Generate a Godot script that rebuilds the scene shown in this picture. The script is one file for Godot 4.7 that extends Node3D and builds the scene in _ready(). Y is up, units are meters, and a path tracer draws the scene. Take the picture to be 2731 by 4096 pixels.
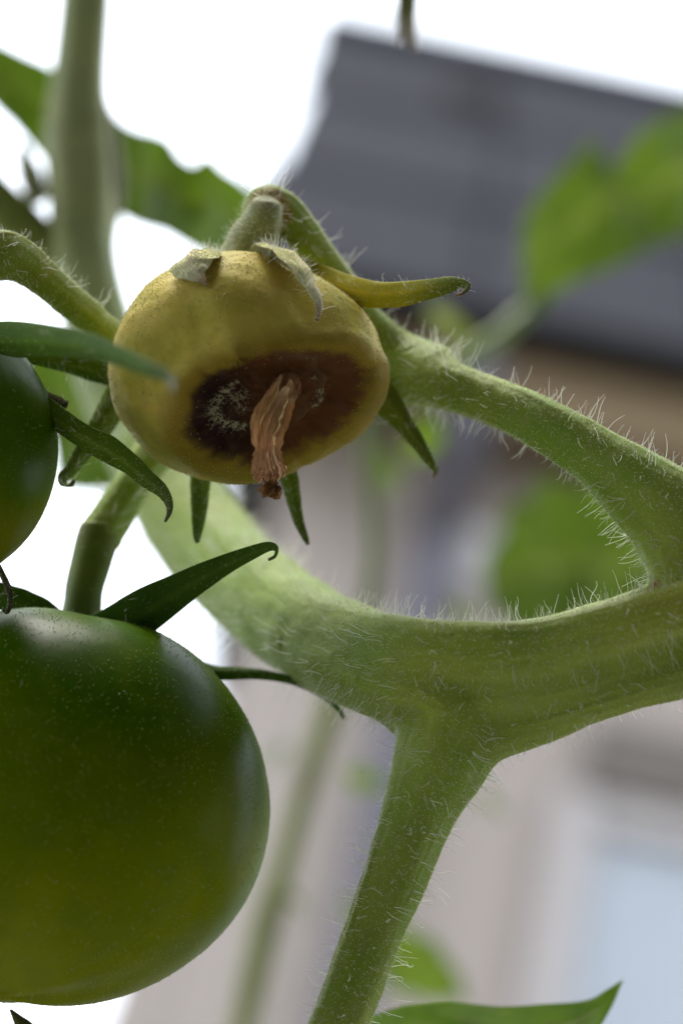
extends Node3D
# A green and a rotting yellow tomato on a hairy truss, seen close up from below; a slate-roofed house stands out of focus behind.

var M := {}
var fine := FastNoiseLite.new()
var broad := FastNoiseLite.new()
var names := {}
var hair_kinds: Array[ArrayMesh] = []
var bead: ArrayMesh


# ---------------------------------------------------------------- helpers: nodes
func numbered(called: String) -> String:
	var n: int = names.get(called, 0)
	names[called] = n + 1
	return called if n == 0 else "%s_%03d" % [called, n]


func tag(o: Node3D, label: String, category: String, group := "") -> Node3D:
	o.set_meta("label", label)
	o.set_meta("category", category)
	if group:
		o.set_meta("group", group)
	return o


func thing(called: String, label: String, category: String, at := Vector3.ZERO, group := "") -> Node3D:
	var o := Node3D.new()
	o.name = numbered(called)
	add_child(o, true)
	o.position = at
	tag(o, label, category, group)
	return o


# shapes are worked out in world metres and then moved to their owner's base
func part(called: String, mesh: Mesh, mat: Material, parent: Node3D) -> MeshInstance3D:
	var o := MeshInstance3D.new()
	o.name = called
	o.mesh = mesh
	o.material_override = mat
	parent.add_child(o, true)
	o.position = -base_of(parent)
	return o


func base_of(n: Node3D) -> Vector3:
	var p := Vector3.ZERO
	while n != self and n != null:
		p += n.position
		n = n.get_parent() as Node3D
	return p


func structure(called: String, mesh: Mesh, mat: Material) -> MeshInstance3D:
	var o := part(called, mesh, mat, self)
	o.set_meta("kind", "structure")
	return o


# ---------------------------------------------------------------- helpers: meshes
func closed(V: PackedVector3Array, C: PackedColorArray, I: PackedInt32Array, flat := false) -> ArrayMesh:
	var vol := 0.0
	for k in range(0, I.size(), 3):
		var a := V[I[k]] - V[0]
		vol += a.dot((V[I[k + 1]] - V[0]).cross(V[I[k + 2]] - V[0]))
	if vol > 0.0:
		for k in range(0, I.size(), 3):
			var j := I[k + 1]
			I[k + 1] = I[k + 2]
			I[k + 2] = j
	if flat:
		var V2 := PackedVector3Array()
		var C2 := PackedColorArray()
		for k in I.size():
			V2.append(V[I[k]])
			C2.append(C[I[k]])
			I[k] = k
		V = V2
		C = C2
	var N := PackedVector3Array()
	N.resize(V.size())
	for k in range(0, I.size(), 3):
		var a := V[I[k]]
		var n := (V[I[k + 2]] - a).cross(V[I[k + 1]] - a)
		N[I[k]] += n
		N[I[k + 1]] += n
		N[I[k + 2]] += n
	for k in N.size():
		N[k] = N[k].normalized()
	var arrays := []
	arrays.resize(Mesh.ARRAY_MAX)
	arrays[Mesh.ARRAY_VERTEX] = V
	arrays[Mesh.ARRAY_NORMAL] = N
	arrays[Mesh.ARRAY_COLOR] = C
	arrays[Mesh.ARRAY_INDEX] = I
	var m := ArrayMesh.new()
	m.add_surface_from_arrays(Mesh.PRIMITIVE_TRIANGLES, arrays)
	return m


func spline(a: Array, each: int) -> Array:
	var out := []
	for i in a.size() - 1:
		var p0 = a[maxi(i - 1, 0)]
		var p1 = a[i]
		var p2 = a[i + 1]
		var p3 = a[mini(i + 2, a.size() - 1)]
		for k in each:
			var t := float(k) / each
			out.append(0.5 * ((2.0 * p1) + (p2 - p0) * t + (2.0 * p0 - 5.0 * p1 + 4.0 * p2 - p3) * t * t + (3.0 * p1 - p0 - 3.0 * p2 + p3) * t * t * t))
	out.append(a[-1])
	return out


func v3(q: Vector4) -> Vector3:
	return Vector3(q.x, q.y, q.z)


func tint(stops: Array, t: float) -> Color:
	for k in range(1, stops.size()):
		if t <= stops[k][0]:
			return stops[k - 1][1].lerp(stops[k][1], (t - stops[k - 1][0]) / maxf(stops[k][0] - stops[k - 1][0], 1e-6))
	return stops[-1][1]


func mottled(c: Color, p: Vector3, amount: float, seed_at := 0.0) -> Color:
	var n := fine.get_noise_3d(p.x * 1000.0 + seed_at, p.y * 1000.0, p.z * 1000.0) * 0.6 + broad.get_noise_3d(p.x * 1000.0 + seed_at, p.y * 1000.0, p.z * 1000.0) * 0.7
	var f := 1.0 + n * amount
	return Color(c.r * f * (1.0 + 0.25 * n * amount), c.g * f, c.b * f)


# Closed swept body through rings of a cross-section; section(k, t, r) gives the offset (across, up) of point k.
func sweep(path: Array, face: Vector3, count: int, section: Callable, colour: Callable) -> ArrayMesh:
	var V := PackedVector3Array()
	var C := PackedColorArray()
	var I := PackedInt32Array()
	var n := path.size()
	var up := face
	for i in n:
		var p := v3(path[i])
		var t := (v3(path[mini(i + 1, n - 1)]) - v3(path[maxi(i - 1, 0)])).normalized()
		up = (up - t * up.dot(t)).normalized()
		var side := t.cross(up).normalized()
		for k in count:
			var o: Vector2 = section.call(k, float(i) / (n - 1), path[i].w)
			var q := p + side * o.x + up * o.y
			V.append(q)
			C.append(colour.call(q, float(i) / (n - 1), float(k) / count))
	for i in n - 1:
		for k in count:
			var a := i * count + k
			var b := i * count + (k + 1) % count
			I.append_array([a, b, a + count, b, b + count, a + count])
	for e in 2:
		var row := 0 if e == 0 else (n - 1) * count
		var c := Vector3.ZERO
		for k in count:
			c += V[row + k] / count
		V.append(c)
		C.append(C[row])
		for k in count:
			var a := row + k
			var b := row + (k + 1) % count
			I.append_array([V.size() - 1, b, a] if e == 0 else [V.size() - 1, a, b])
	return closed(V, C, I)


# A round stem; ridges and lumps keep it from being a pipe.
func stem(path: Array, stops: Array, ridges := 0.05, seg := 22, each := 8, wobble := 0.03) -> ArrayMesh:
	return sweep(spline(path, each), Vector3(0,-0.34202,0.93969), seg,
		func(k: int, t: float, r: float) -> Vector2:
			var a := TAU * k / seg
			var f := 1.0 + ridges * cos(5.0 * a + 2.0 * t) + wobble * sin(11.0 * t + 2.0 * a) + wobble * 0.6 * sin(23.0 * t - a)
			return Vector2(cos(a), sin(a)) * r * f,
		func(p: Vector3, t: float, _k: float) -> Color: return mottled(tint(stops, t), p, 0.35))


# A sepal or other narrow blade: a lens in section, cupped, with a crest along its middle.
func blade(path: Array, face: Vector3, cup: float, stops: Array, thick := 0.1, crumple := 0.0, each := 7) -> ArrayMesh:
	var seg := 20
	return sweep(spline(path, each), face, seg,
		func(k: int, t: float, r: float) -> Vector2:
			var a := TAU * k / seg
			var s := cos(a)
			var th := maxf(0.00022, thick * r)
			var y := sin(a) * th * (0.55 + 0.45 * (1.0 - absf(s))) - cup * r * (s * s - 0.4)
			y += 0.1 * r * exp(-pow(s / 0.14, 2.0)) - 0.05 * r * exp(-pow((absf(s) - 0.22) / 0.1, 2.0))
			y += crumple * r * sin(7.0 * s + 19.0 * t) * 0.5 + crumple * r * 0.5 * sin(41.0 * t)
			return Vector2(s * r * (1.0 + crumple * 0.5 * sin(33.0 * t)), y),
		func(p: Vector3, t: float, k: float) -> Color:
			var c := mottled(tint(stops, t), p, 0.3)
			return c.lerp(Color(c.r * 1.7, c.g * 1.45, c.b * 2.0), 0.7 * exp(-pow(cos(TAU * k) / 0.14, 2.0))))


# A leaf between two edges, folded along its midrib, rippled between its veins; light passes through it.
func leaf(left: Array, right: Array, face: Vector3, fold: float, ripple: float, base: Color, vein: Color) -> ArrayMesh:
	var V := PackedVector3Array()
	var C := PackedColorArray()
	var I := PackedInt32Array()
	var L := spline(left, 4)
	var R := spline(right, 4)
	var n := mini(L.size(), R.size())
	var w := 17
	for i in n:
		var t := float(i) / (n - 1)
		for k in w:
			var s := float(k) / (w - 1)
			var p: Vector3 = L[i].lerp(R[i], s)
			var wide: float = L[i].distance_to(R[i])
			var h := -fold * wide * (1.0 - absf(2.0 * s - 1.0)) + ripple * sin(t * 30.0 + absf(2.0 * s - 1.0) * 5.0) * wide * 0.06 * sin(PI * s)
			h += ripple * broad.get_noise_3d(p.x * 400.0, p.y * 400.0, p.z * 400.0) * 0.004
			V.append(p + face * h)
			var rib := clampf(1.0 - absf(s - 0.5) * 18.0, 0.0, 1.0)
			rib = maxf(rib, 0.55 * clampf(1.0 - absf(fposmod(t * 7.0 + absf(2.0 * s - 1.0) * 1.4, 1.0) - 0.5) * 9.0, 0.0, 1.0))
			C.append(mottled(base.lerp(vein, rib), p, 0.4))
	for i in n - 1:
		for k in w - 1:
			var a := i * w + k
			I.append_array([a, a + 1, a + w, a + 1, a + w + 1, a + w])
	return closed(V, C, I)


# A fruit: a globe of directions in the fruit's own axes, pushed out to its radii; shape(dir) scales, colour(dir, p) dyes.
func fruit(at: Vector3, axes: Basis, radii: Vector3, pole: Basis, nu: int, nv: int, shape: Callable, colour: Callable) -> ArrayMesh:
	var V := PackedVector3Array()
	var C := PackedColorArray()
	var I := PackedInt32Array()
	for j in nv + 1:
		var th := PI * (0.002 + 0.996 * j / nv)
		for i in nu:
			var ph := TAU * i / nu
			var d := pole * Vector3(sin(th) * cos(ph), cos(th), sin(th) * sin(ph))
			var p := at + axes * (d * radii * float(shape.call(d)))
			V.append(p)
			C.append(colour.call(d, p))
	for j in nv:
		for i in nu:
			var a := j * nu + i
			var b := j * nu + (i + 1) % nu
			I.append_array([a, b, a + nu, b, b + nu, a + nu])
	for e in 2:
		V.append(V[0].lerp(V[nu / 2], 0.5) if e == 0 else V[nv * nu].lerp(V[nv * nu + nu / 2], 0.5))
		C.append(C[0] if e == 0 else C[nv * nu])
		for i in nu:
			var row := 0 if e == 0 else nv * nu
			var a := row + i
			var b := row + (i + 1) % nu
			I.append_array([V.size() - 1, b, a] if e == 0 else [V.size() - 1, a, b])
	return closed(V, C, I)


# Branching stems as one skin: chains of tapered bones, each chain a hard union, the chains joined by a smooth minimum of width k, meshed as surface nets.
func flesh(chains: Array, h: float, k: float, lump: float, colour: Callable) -> ArrayMesh:
	var lo := Vector3.INF
	var hi := -Vector3.INF
	var paths := []
	for c in chains:
		var path := spline(c, 5)
		paths.append(path)
		for q in path:
			lo = lo.min(v3(q) - Vector3.ONE * (q.w + 5.0 * h))
			hi = hi.max(v3(q) + Vector3.ONE * (q.w + 5.0 * h))
	var nx := int((hi.x - lo.x) / h) + 2
	var ny := int((hi.y - lo.y) / h) + 2
	var nz := int((hi.z - lo.z) / h) + 2
	var sx := ny * nz
	var S := PackedFloat32Array()
	S.resize(nx * sx)
	var T := PackedFloat32Array()
	T.resize(nx * sx)
	for path in paths:
		T.fill(1.0)
		var far := hi
		var near := lo
		var b0 := Vector3i(nx, ny, nz)
		var b1 := Vector3i.ZERO
		for i in path.size() - 1:
			var a := v3(path[i]) - lo
			var b := v3(path[i + 1]) - lo
			var ra: float = path[i].w
			var dr: float = path[i + 1].w - ra
			var reach := maxf(ra, ra + dr) + 3.5 * h
			var f0 := ((a.min(b) - Vector3.ONE * reach) / h).ceil().max(Vector3.ZERO)
			var f1 := ((a.max(b) + Vector3.ONE * reach) / h).floor()
			var ab := b - a
			var inv := 1.0 / maxf(ab.length_squared(), 1e-12)
			b0 = Vector3i(mini(b0.x, int(f0.x)), mini(b0.y, int(f0.y)), mini(b0.z, int(f0.z)))
			b1 = Vector3i(maxi(b1.x, int(f1.x)), maxi(b1.y, int(f1.y)), maxi(b1.z, int(f1.z)))
			for x in range(int(f0.x), int(f1.x) + 1):
				for y in range(int(f0.y), int(f1.y) + 1):
					var at := x * sx + y * nz
					for z in range(int(f0.z), int(f1.z) + 1):
						var pa := Vector3(x * h, y * h, z * h) - a
						var t := clampf(pa.dot(ab) * inv, 0.0, 1.0)
						var d := pa.distance_to(ab * t) - ra - dr * t
						if d < T[at + z]:
							T[at + z] = d
		for x in range(b0.x, b1.x + 1):
			for y in range(b0.y, b1.y + 1):
				var at := x * sx + y * nz
				for z in range(b0.z, b1.z + 1):
					if T[at + z] < 0.9:
						S[at + z] += exp(-T[at + z] / k)
	for i in S.size():
		S[i] = 1.0 if S[i] <= 0.0 else -k * log(S[i])
	var V := PackedVector3Array()
	var I := PackedInt32Array()
	var id := PackedInt32Array()
	id.resize(S.size())
	var off := [0, 1, nz, nz + 1, sx, sx + 1, sx + nz, sx + nz + 1]
	var cs := [Vector3(0, 0, 0), Vector3(0, 0, 1), Vector3(0, 1, 0), Vector3(0, 1, 1), Vector3(1, 0, 0), Vector3(1, 0, 1), Vector3(1, 1, 0), Vector3(1, 1, 1)]
	var edges := [[0, 1], [0, 2], [0, 4], [1, 3], [1, 5], [2, 3], [2, 6], [3, 7], [4, 5], [4, 6], [5, 7], [6, 7]]
	for x in nx - 1:
		for y in ny - 1:
			var at := x * sx + y * nz
			for z in nz - 1:
				var i := at + z
				if absf(S[i]) > 2.0 * h:
					continue
				var m := 0
				for c in 8:
					if S[i + off[c]] < 0.0:
						m += 1
				if m == 0 or m == 8:
					continue
				var sum := Vector3.ZERO
				var hit := 0
				for e in edges:
					var da := S[i + off[e[0]]]
					var db := S[i + off[e[1]]]
					if (da < 0.0) != (db < 0.0):
						sum += cs[e[0]].lerp(cs[e[1]], da / (da - db))
						hit += 1
				V.append(lo + (Vector3(x, y, z) + sum / hit) * h)
				id[i] = V.size()
	for x in range(1, nx - 1):
		for y in range(1, ny - 1):
			var at := x * sx + y * nz
			for z in range(1, nz - 1):
				var i := at + z
				if absf(S[i]) > 2.0 * h:
					continue
				var inside := S[i] < 0.0
				for ax in 3:
					var step: int = [sx, nz, 1][ax]
					if inside == (S[i + step] < 0.0):
						continue
					var u: int = [nz, 1, sx][ax]
					var w: int = [1, sx, nz][ax]
					var a := id[i] - 1
					var b := id[i - u] - 1
					var c := id[i - u - w] - 1
					var d := id[i - w] - 1
					if mini(mini(a, b), mini(c, d)) < 0:
						continue
					I.append_array([a, b, c, a, c, d] if inside else [a, c, b, a, d, c])
	for round_ in 4:
		var sum := PackedVector3Array()
		sum.resize(V.size())
		var num := PackedInt32Array()
		num.resize(V.size())
		for q in range(0, I.size(), 3):
			for e in 3:
				var a := I[q + e]
				var b := I[q + (e + 1) % 3]
				sum[a] += V[b]
				num[a] += 1
		for q in V.size():
			if num[q]:
				V[q] = V[q].lerp(sum[q] / num[q], 0.5)
	var C := PackedColorArray()
	C.resize(V.size())
	var axis := []   # points on the stems' axes: [place, direction, length so far, chain]
	for c in chains.size():
		var path := spline(chains[c], 2)
		var run := 0.0
		for i in path.size():
			var dir := (v3(path[mini(i + 1, path.size() - 1)]) - v3(path[maxi(i - 1, 0)])).normalized()
			run += v3(path[i]).distance_to(v3(path[maxi(i - 1, 0)]))
			axis.append([v3(path[i]), dir, run, c, path[i].w])
	for q in V.size():
		C[q] = colour.call(V[q])
		var best := 9.0
		var near: Array = axis[0]
		for ax in axis:
			var d: float = V[q].distance_squared_to(ax[0]) / (ax[4] * ax[4])
			if d < best:
				best = d
				near = ax
		var rel: Vector3 = V[q] - near[0]
		var dir: Vector3 = near[1]
		var length: float = rel.dot(dir)
		rel -= dir * length
		var u := dir.cross(Vector3(0.3, 0.2, 0.9)).normalized()
		var around := atan2(rel.dot(u), rel.dot(dir.cross(u)))
		var s := fine.get_noise_3d(cos(around) * 9.0, sin(around) * 9.0, (near[2] + length) * 90.0 + near[3] * 40.0)
		var s2 := fine.get_noise_3d(cos(around) * 24.0, sin(around) * 24.0, (near[2] + length) * 160.0 + near[3] * 40.0 + 9.0)
		C[q] = C[q] * (1.0 + 0.1 * s + 0.07 * s2) + Color(0.02, 0.018, 0.01) * clampf(s2 * 1.5, 0.0, 1.0)
		V[q] += rel.normalized() * (0.00026 * s + 0.00008 * s2)
		V[q] += Vector3(broad.get_noise_3dv(V[q] * 1100.0), broad.get_noise_3dv(V[q] * 1100.0 + Vector3(40, 0, 0)), broad.get_noise_3dv(V[q] * 1100.0 + Vector3(0, 70, 0))) * lump
	return closed(V, C, I)


# ---------------------------------------------------------------- helpers: hairs and glands
func make_hairs() -> void:
	for kind in 4:
		var path := []
		for i in 8:
			var t := i / 7.0
			var bend := [0.06 * t, 0.3 * t * t, 0.22 * sin(2.6 * t), 0.1 * sin(5.5 * t)][kind] as float
			var drop := [0.0, 0.04 * t * t, 0.42 * t * t * t * t, 0.06 * t * t][kind] as float
			path.append(Vector4(bend, t - drop, 0.04 * sin(4.0 * t + kind), lerpf(0.013, 0.005, t)))
		hair_kinds.append(sweep(path, Vector3(0, 0, 1), 4, func(k: int, _t: float, r: float) -> Vector2: return Vector2.from_angle(TAU * k / 4) * r, func(_p: Vector3, _t: float, _k: float) -> Color: return Color.WHITE))
	# a gland: a short stalk with a droplet on its end, one unit tall
	bead = sweep([Vector4(0, -0.1, 0, 0.12), Vector4(0, 0.2, 0, 0.12), Vector4(0, 0.28, 0, 0.3), Vector4(0, 0.5, 0, 0.42), Vector4(0, 0.74, 0, 0.28), Vector4(0, 0.8, 0, 0.03)], Vector3(0, 0, 1), 6,
		func(k: int, _t: float, r: float) -> Vector2: return Vector2.from_angle(TAU * k / 6) * r, func(_p: Vector3, _t: float, _k: float) -> Color: return Color.WHITE)


func spots(mesh: Mesh, count: int, seed_at: int, keep) -> Array:
	var rng := RandomNumberGenerator.new()
	rng.seed = seed_at
	var s := mesh.surface_get_arrays(0)
	var V: PackedVector3Array = s[Mesh.ARRAY_VERTEX]
	var N: PackedVector3Array = s[Mesh.ARRAY_NORMAL]
	var I: PackedInt32Array = s[Mesh.ARRAY_INDEX]
	var sums := PackedFloat32Array()
	var total := 0.0
	for k in range(0, I.size(), 3):
		total += (V[I[k + 1]] - V[I[k]]).cross(V[I[k + 2]] - V[I[k]]).length()
		sums.append(total)
	var out := []
	for n in count:
		var q := sums.bsearch(rng.randf() * total) * 3
		if q + 2 >= I.size():
			continue
		var u := rng.randf()
		var v := rng.randf()
		if u + v > 1.0:
			u = 1.0 - u
			v = 1.0 - v
		var p := V[I[q]] * (1.0 - u - v) + V[I[q + 1]] * u + V[I[q + 2]] * v
		var nn := (N[I[q]] * (1.0 - u - v) + N[I[q + 1]] * u + N[I[q + 2]] * v).normalized()
		if keep != null and not keep.call(p, nn, rng):
			continue
		out.append([p, nn, rng.randf(), rng.randf(), rng.randf()])
	return out


func scatter(called: String, mesh: Mesh, at: Array, mat: Material, parent: Node3D) -> void:
	if at.is_empty():
		return
	var mm := MultiMesh.new()
	mm.transform_format = MultiMesh.TRANSFORM_3D
	mm.mesh = mesh
	mm.instance_count = at.size()
	for i in at.size():
		mm.set_instance_transform(i, at[i])
	var o := MultiMeshInstance3D.new()
	o.name = called
	o.multimesh = mm
	o.material_override = mat
	o.set_meta("kind", "stuff")
	parent.add_child(o, true)
	o.position = -base_of(parent)


func stand(n: Vector3, spin: float) -> Basis:
	var x := n.cross(Vector3(0.31, 0.88, 0.36)).normalized()
	return Basis(x, n, x.cross(n)).rotated(n, spin * TAU)


func hairs(on: MeshInstance3D, count: int, short: float, long: float, lean: Vector3, seed_at: int, keep = null) -> void:
	var sets := [[], [], [], []]
	for s in spots(on.mesh, count, seed_at, keep):
		var tuft := 0.5 + 0.5 * broad.get_noise_3dv(s[0] * 900.0)
		var n: Vector3 = (s[1] + lean * (0.3 + s[3]) + Vector3(s[3] - 0.5, s[4] - 0.5, s[2] - 0.5) * 0.6).normalized()
		var length := lerpf(short, long, s[4] * s[4]) * (0.6 + 0.8 * tuft)
		sets[int(s[2] * 3.999)].append(Transform3D(stand(n, s[3] * 7.3).scaled(Vector3.ONE * length), s[0]))
	for k in 4:
		scatter("hair", hair_kinds[k], sets[k], M.hair, on)


func glands(on: MeshInstance3D, count: int, size: float, mat: Material, seed_at: int, keep = null) -> void:
	var at := []
	for s in spots(on.mesh, count, seed_at, keep):
		var n: Vector3 = (s[1] + Vector3(s[3] - 0.5, s[4] - 0.5, s[2] - 0.5) * 0.3).normalized()
		at.append(Transform3D(stand(n, s[2]).scaled(Vector3.ONE * size * (0.65 + 0.7 * s[3])), s[0]))
	scatter("gland", bead, at, mat, on)


# ---------------------------------------------------------------- helpers: materials
func grain(freq: float, seed_at: int, octaves := 4, normal := false, strength := 4.0) -> NoiseTexture2D:
	var n := FastNoiseLite.new()
	n.seed = seed_at
	n.frequency = freq
	n.fractal_octaves = octaves
	var t := NoiseTexture2D.new()
	t.width = 512
	t.height = 512
	t.seamless = true
	t.noise = n
	t.as_normal_map = normal
	t.bump_strength = strength
	return t


func skin(rough: float, specular := 0.5, rim := 0.0, through := Color.BLACK, coat := 0.0) -> StandardMaterial3D:
	var m := StandardMaterial3D.new()
	m.vertex_color_use_as_albedo = true
	m.roughness = rough
	m.metallic_specular = specular
	if rim > 0.0:
		m.rim_enabled = true
		m.rim = rim
		m.rim_tint = 0.4
	if through != Color.BLACK:
		m.backlight_enabled = true
		m.backlight = through
	if coat > 0.0:
		m.clearcoat_enabled = true
		m.clearcoat = coat
		m.clearcoat_roughness = 0.12
	return m


func relief(m: StandardMaterial3D, tex: Texture2D, per_metre: float, depth_cm: float) -> StandardMaterial3D:
	m.uv1_triplanar = true
	m.uv1_world_triplanar = true
	m.uv1_scale = Vector3.ONE * per_metre
	m.heightmap_enabled = true
	m.heightmap_texture = tex
	m.heightmap_scale = depth_cm
	return m


func plain(c: Color, rough: float, tex: Texture2D = null, per_metre := 1.0, depth_cm := 0.0) -> StandardMaterial3D:
	var m := StandardMaterial3D.new()
	m.albedo_color = c.linear_to_srgb()
	m.roughness = rough
	if tex:
		m.albedo_texture = tex
		m.uv1_triplanar = true
		m.uv1_world_triplanar = true
		m.uv1_scale = Vector3.ONE * per_metre
		if depth_cm > 0.0:
			m.heightmap_enabled = true
			m.heightmap_texture = tex
			m.heightmap_scale = depth_cm
	return m


func ramp(t: NoiseTexture2D, dark: Color, light: Color) -> NoiseTexture2D:
	var g := Gradient.new()
	g.set_color(0, dark)
	g.set_color(1, light)
	t.color_ramp = g
	return t


func make_materials() -> void:
	var pores := grain(0.06, 3)
	var wrinkle := grain(0.03, 9, 5)
	M.stem = relief(skin(0.55, 0.2, 0.05), pores, 170.0, 0.006)
	M.stem.subsurf_scatter_enabled = true
	M.stem.subsurf_scatter_strength = 0.03
	M.far_stem = skin(0.6, 0.3, 0.15)
	M.sepal = relief(skin(0.65, 0.15, 0.05, Color(0.3, 0.3, 0.15)), pores, 200.0, 0.004)
	M.leaf = skin(0.55, 0.35, 0.1, Color(1, 1, 0.7))
	M.yellow_skin = relief(skin(0.6, 0.15), pores, 120.0, 0.003)
	M.green_skin = relief(skin(0.34, 0.13), pores, 90.0, 0.0012)
	for m in [M.yellow_skin, M.green_skin]:
		m.subsurf_scatter_enabled = true
		m.subsurf_scatter_strength = 0.07
	M.dry = relief(skin(0.8, 0.3, 0.3, Color(0.4, 0.35, 0.3)), wrinkle, 130.0, 0.02)
	M.petal = relief(skin(0.75, 0.2, 0.2, Color(0.5, 0.42, 0.3)), wrinkle, 260.0, 0.012)
	M.hair = plain(Color(0.74, 0.74, 0.7), 0.4)
	M.hair.backlight_enabled = true
	M.hair.backlight = Color(1.0, 1.0, 0.97)
	M.gland = plain(Color(0.75, 0.72, 0.45), 0.2)
	M.fruit_gland = plain(Color(0.42, 0.43, 0.16), 0.25)
	M.amber = plain(Color(0.45, 0.36, 0.12), 0.25)
	M.mould = plain(Color(0.42, 0.39, 0.25), 0.95)
	M.slate = plain(Color(0.044, 0.045, 0.051), 0.9, ramp(grain(0.02, 21), Color(0.75, 0.75, 0.78), Color(1, 1, 1)), 2.0)
	M.slate.metallic_specular = 0.1
	M.plaster = plain(Color(0.55, 0.48, 0.44), 0.9, ramp(grain(0.03, 22), Color(0.86, 0.85, 0.84), Color(1, 1, 1)), 3.0)
	M.timber = plain(Color(0.3, 0.21, 0.11), 0.7, ramp(grain(0.02, 23), Color(0.7, 0.7, 0.7), Color(1, 1, 1)), 6.0)
	M.gutter = plain(Color(0.03, 0.027, 0.026), 0.5)
	M.gutter.metallic_specular = 0.1
	M.pipe = plain(Color(0.12, 0.115, 0.15), 0.5)
	M.white = plain(Color(0.8, 0.78, 0.78), 0.5)
	M.frame = plain(Color(0.5, 0.46, 0.45), 0.6)
	M.render = plain(Color(0.27, 0.26, 0.235), 0.9, ramp(grain(0.03, 27), Color(0.85, 0.85, 0.85), Color(1, 1, 1)), 3.0)  # wall of the added house, its tone chosen for the fill it gives
	M.old_timber = plain(Color(0.12, 0.1, 0.07), 0.8, ramp(grain(0.02, 28), Color(0.7, 0.7, 0.7), Color(1, 1, 1)), 6.0)
	M.paving = plain(Color(0.32, 0.31, 0.28), 0.9, ramp(grain(0.05, 26), Color(0.7, 0.7, 0.7), Color(1, 1, 1)), 2.0)
	M.lintel = plain(Color(0.16, 0.14, 0.12), 0.7)
	M.reflection_sheet = plain(Color(0.56, 0.59, 0.64), 0.9)  # the window's sky reflection, put into a bluish colour
	M.glass = StandardMaterial3D.new()
	M.glass.transparency = BaseMaterial3D.TRANSPARENCY_ALPHA
	M.glass.albedo_color = Color(0.9, 0.95, 1.0, 0.08)
	M.glass.roughness = 0.03
	M.soil = plain(Color(0.07, 0.075, 0.035), 0.95, ramp(grain(0.05, 24), Color(0.4, 0.4, 0.35), Color(1, 1, 1)), 0.7)


# ---------------------------------------------------------------- the yellow, rotting tomato
const ROT := [Vector2(-0.325, -0.28), Vector2(-0.21, -0.13), Vector2(0.0, -0.06), Vector2(0.25, 0.05), Vector2(0.5, 0.11), Vector2(0.74, 0.08), Vector2(0.88, -0.04), Vector2(0.86, -0.34), Vector2(0.7, -0.65), Vector2(0.43, -0.86), Vector2(0.06, -0.9), Vector2(-0.2, -0.78), Vector2(-0.35, -0.56)]


func rot_depth(u: Vector2) -> float:   # distance inside the edge of the rot (negative outside), in fruit radii
	var best := 9.0
	var inside := false
	for k in ROT.size():
		var a: Vector2 = ROT[k]
		var b: Vector2 = ROT[(k + 1) % ROT.size()]
		var ab := b - a
		best = minf(best, (u - a - ab * clampf((u - a).dot(ab) / ab.length_squared(), 0.0, 1.0)).length())
		if (a.y > u.y) != (b.y > u.y) and u.x < a.x + (u.y - a.y) / (b.y - a.y) * (b.x - a.x):
			inside = not inside
	return best if inside else -best


func along(u: Vector2, line: Array) -> float:
	var best := 9.0
	for k in line.size() - 1:
		var a: Vector2 = line[k]
		var ab: Vector2 = line[k + 1] - a
		best = minf(best, (u - a - ab * clampf((u - a).dot(ab) / ab.length_squared(), 0.0, 1.0)).length())
	return best


func yellow_shape(d: Vector3) -> float:
	var u := Vector2(d.x, d.y)
	var r := 0.995 + 0.05 * broad.get_noise_3dv(d * 13.0) + 0.006 * broad.get_noise_3dv(d * 40.0) + 0.02 * cos(3.0 * atan2(d.y, d.x) + 0.6)
	r += 0.02 * exp(-((u - Vector2(0.02, 0.72)) / 0.3).length_squared()) - 0.04 * exp(-pow((d.x + 0.33 + 0.2 * (d.y - 0.6)) / 0.11, 2.0)) * smoothstep(0.1, 0.6, d.y)
	r -= 0.05 * exp(-pow((d.x - 0.42 - 0.3 * (0.6 - d.y)) / 0.1, 2.0)) * smoothstep(0.0, 0.6, d.y)
	if d.z > -0.1:
		var k := rot_depth(u)
		r -= 0.21 * smoothstep(-0.07, 0.15, k) - 0.03 * exp(-pow((k + 0.13) / 0.08, 2.0)) + 0.006 * sin(70.0 * k + 4.0 * fine.get_noise_3dv(d * 8.0)) * smoothstep(-0.02, 0.05, k) * smoothstep(0.3, 0.1, k) - 0.012 * exp(-pow((k - 0.03) / 0.05, 2.0))
		r += (0.028 * fine.get_noise_3dv(d * 13.0) + 0.02 * fine.get_noise_3dv(d * 30.0)) * smoothstep(-0.03, 0.12, k)
		r -= 0.05 * smoothstep(0.1, -0.25, d.y) * exp(-pow(along(u, [Vector2(0.86, -0.02), Vector2(0.81, -0.22), Vector2(0.7, -0.5), Vector2(0.52, -0.72), Vector2(0.3, -0.86)]) / 0.05, 2.0))
		r += 0.02 * exp(-pow(along(u, [Vector2(0.3, 0.06), Vector2(0.55, 0.05), Vector2(0.7, -0.12), Vector2(0.66, -0.35), Vector2(0.5, -0.6)]) / 0.022, 2.0))
	r -= 0.12 * exp(-pow((d - Vector3(0.1, 0.75, -0.65)).length() / 0.3, 2.0))
	return r


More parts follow.
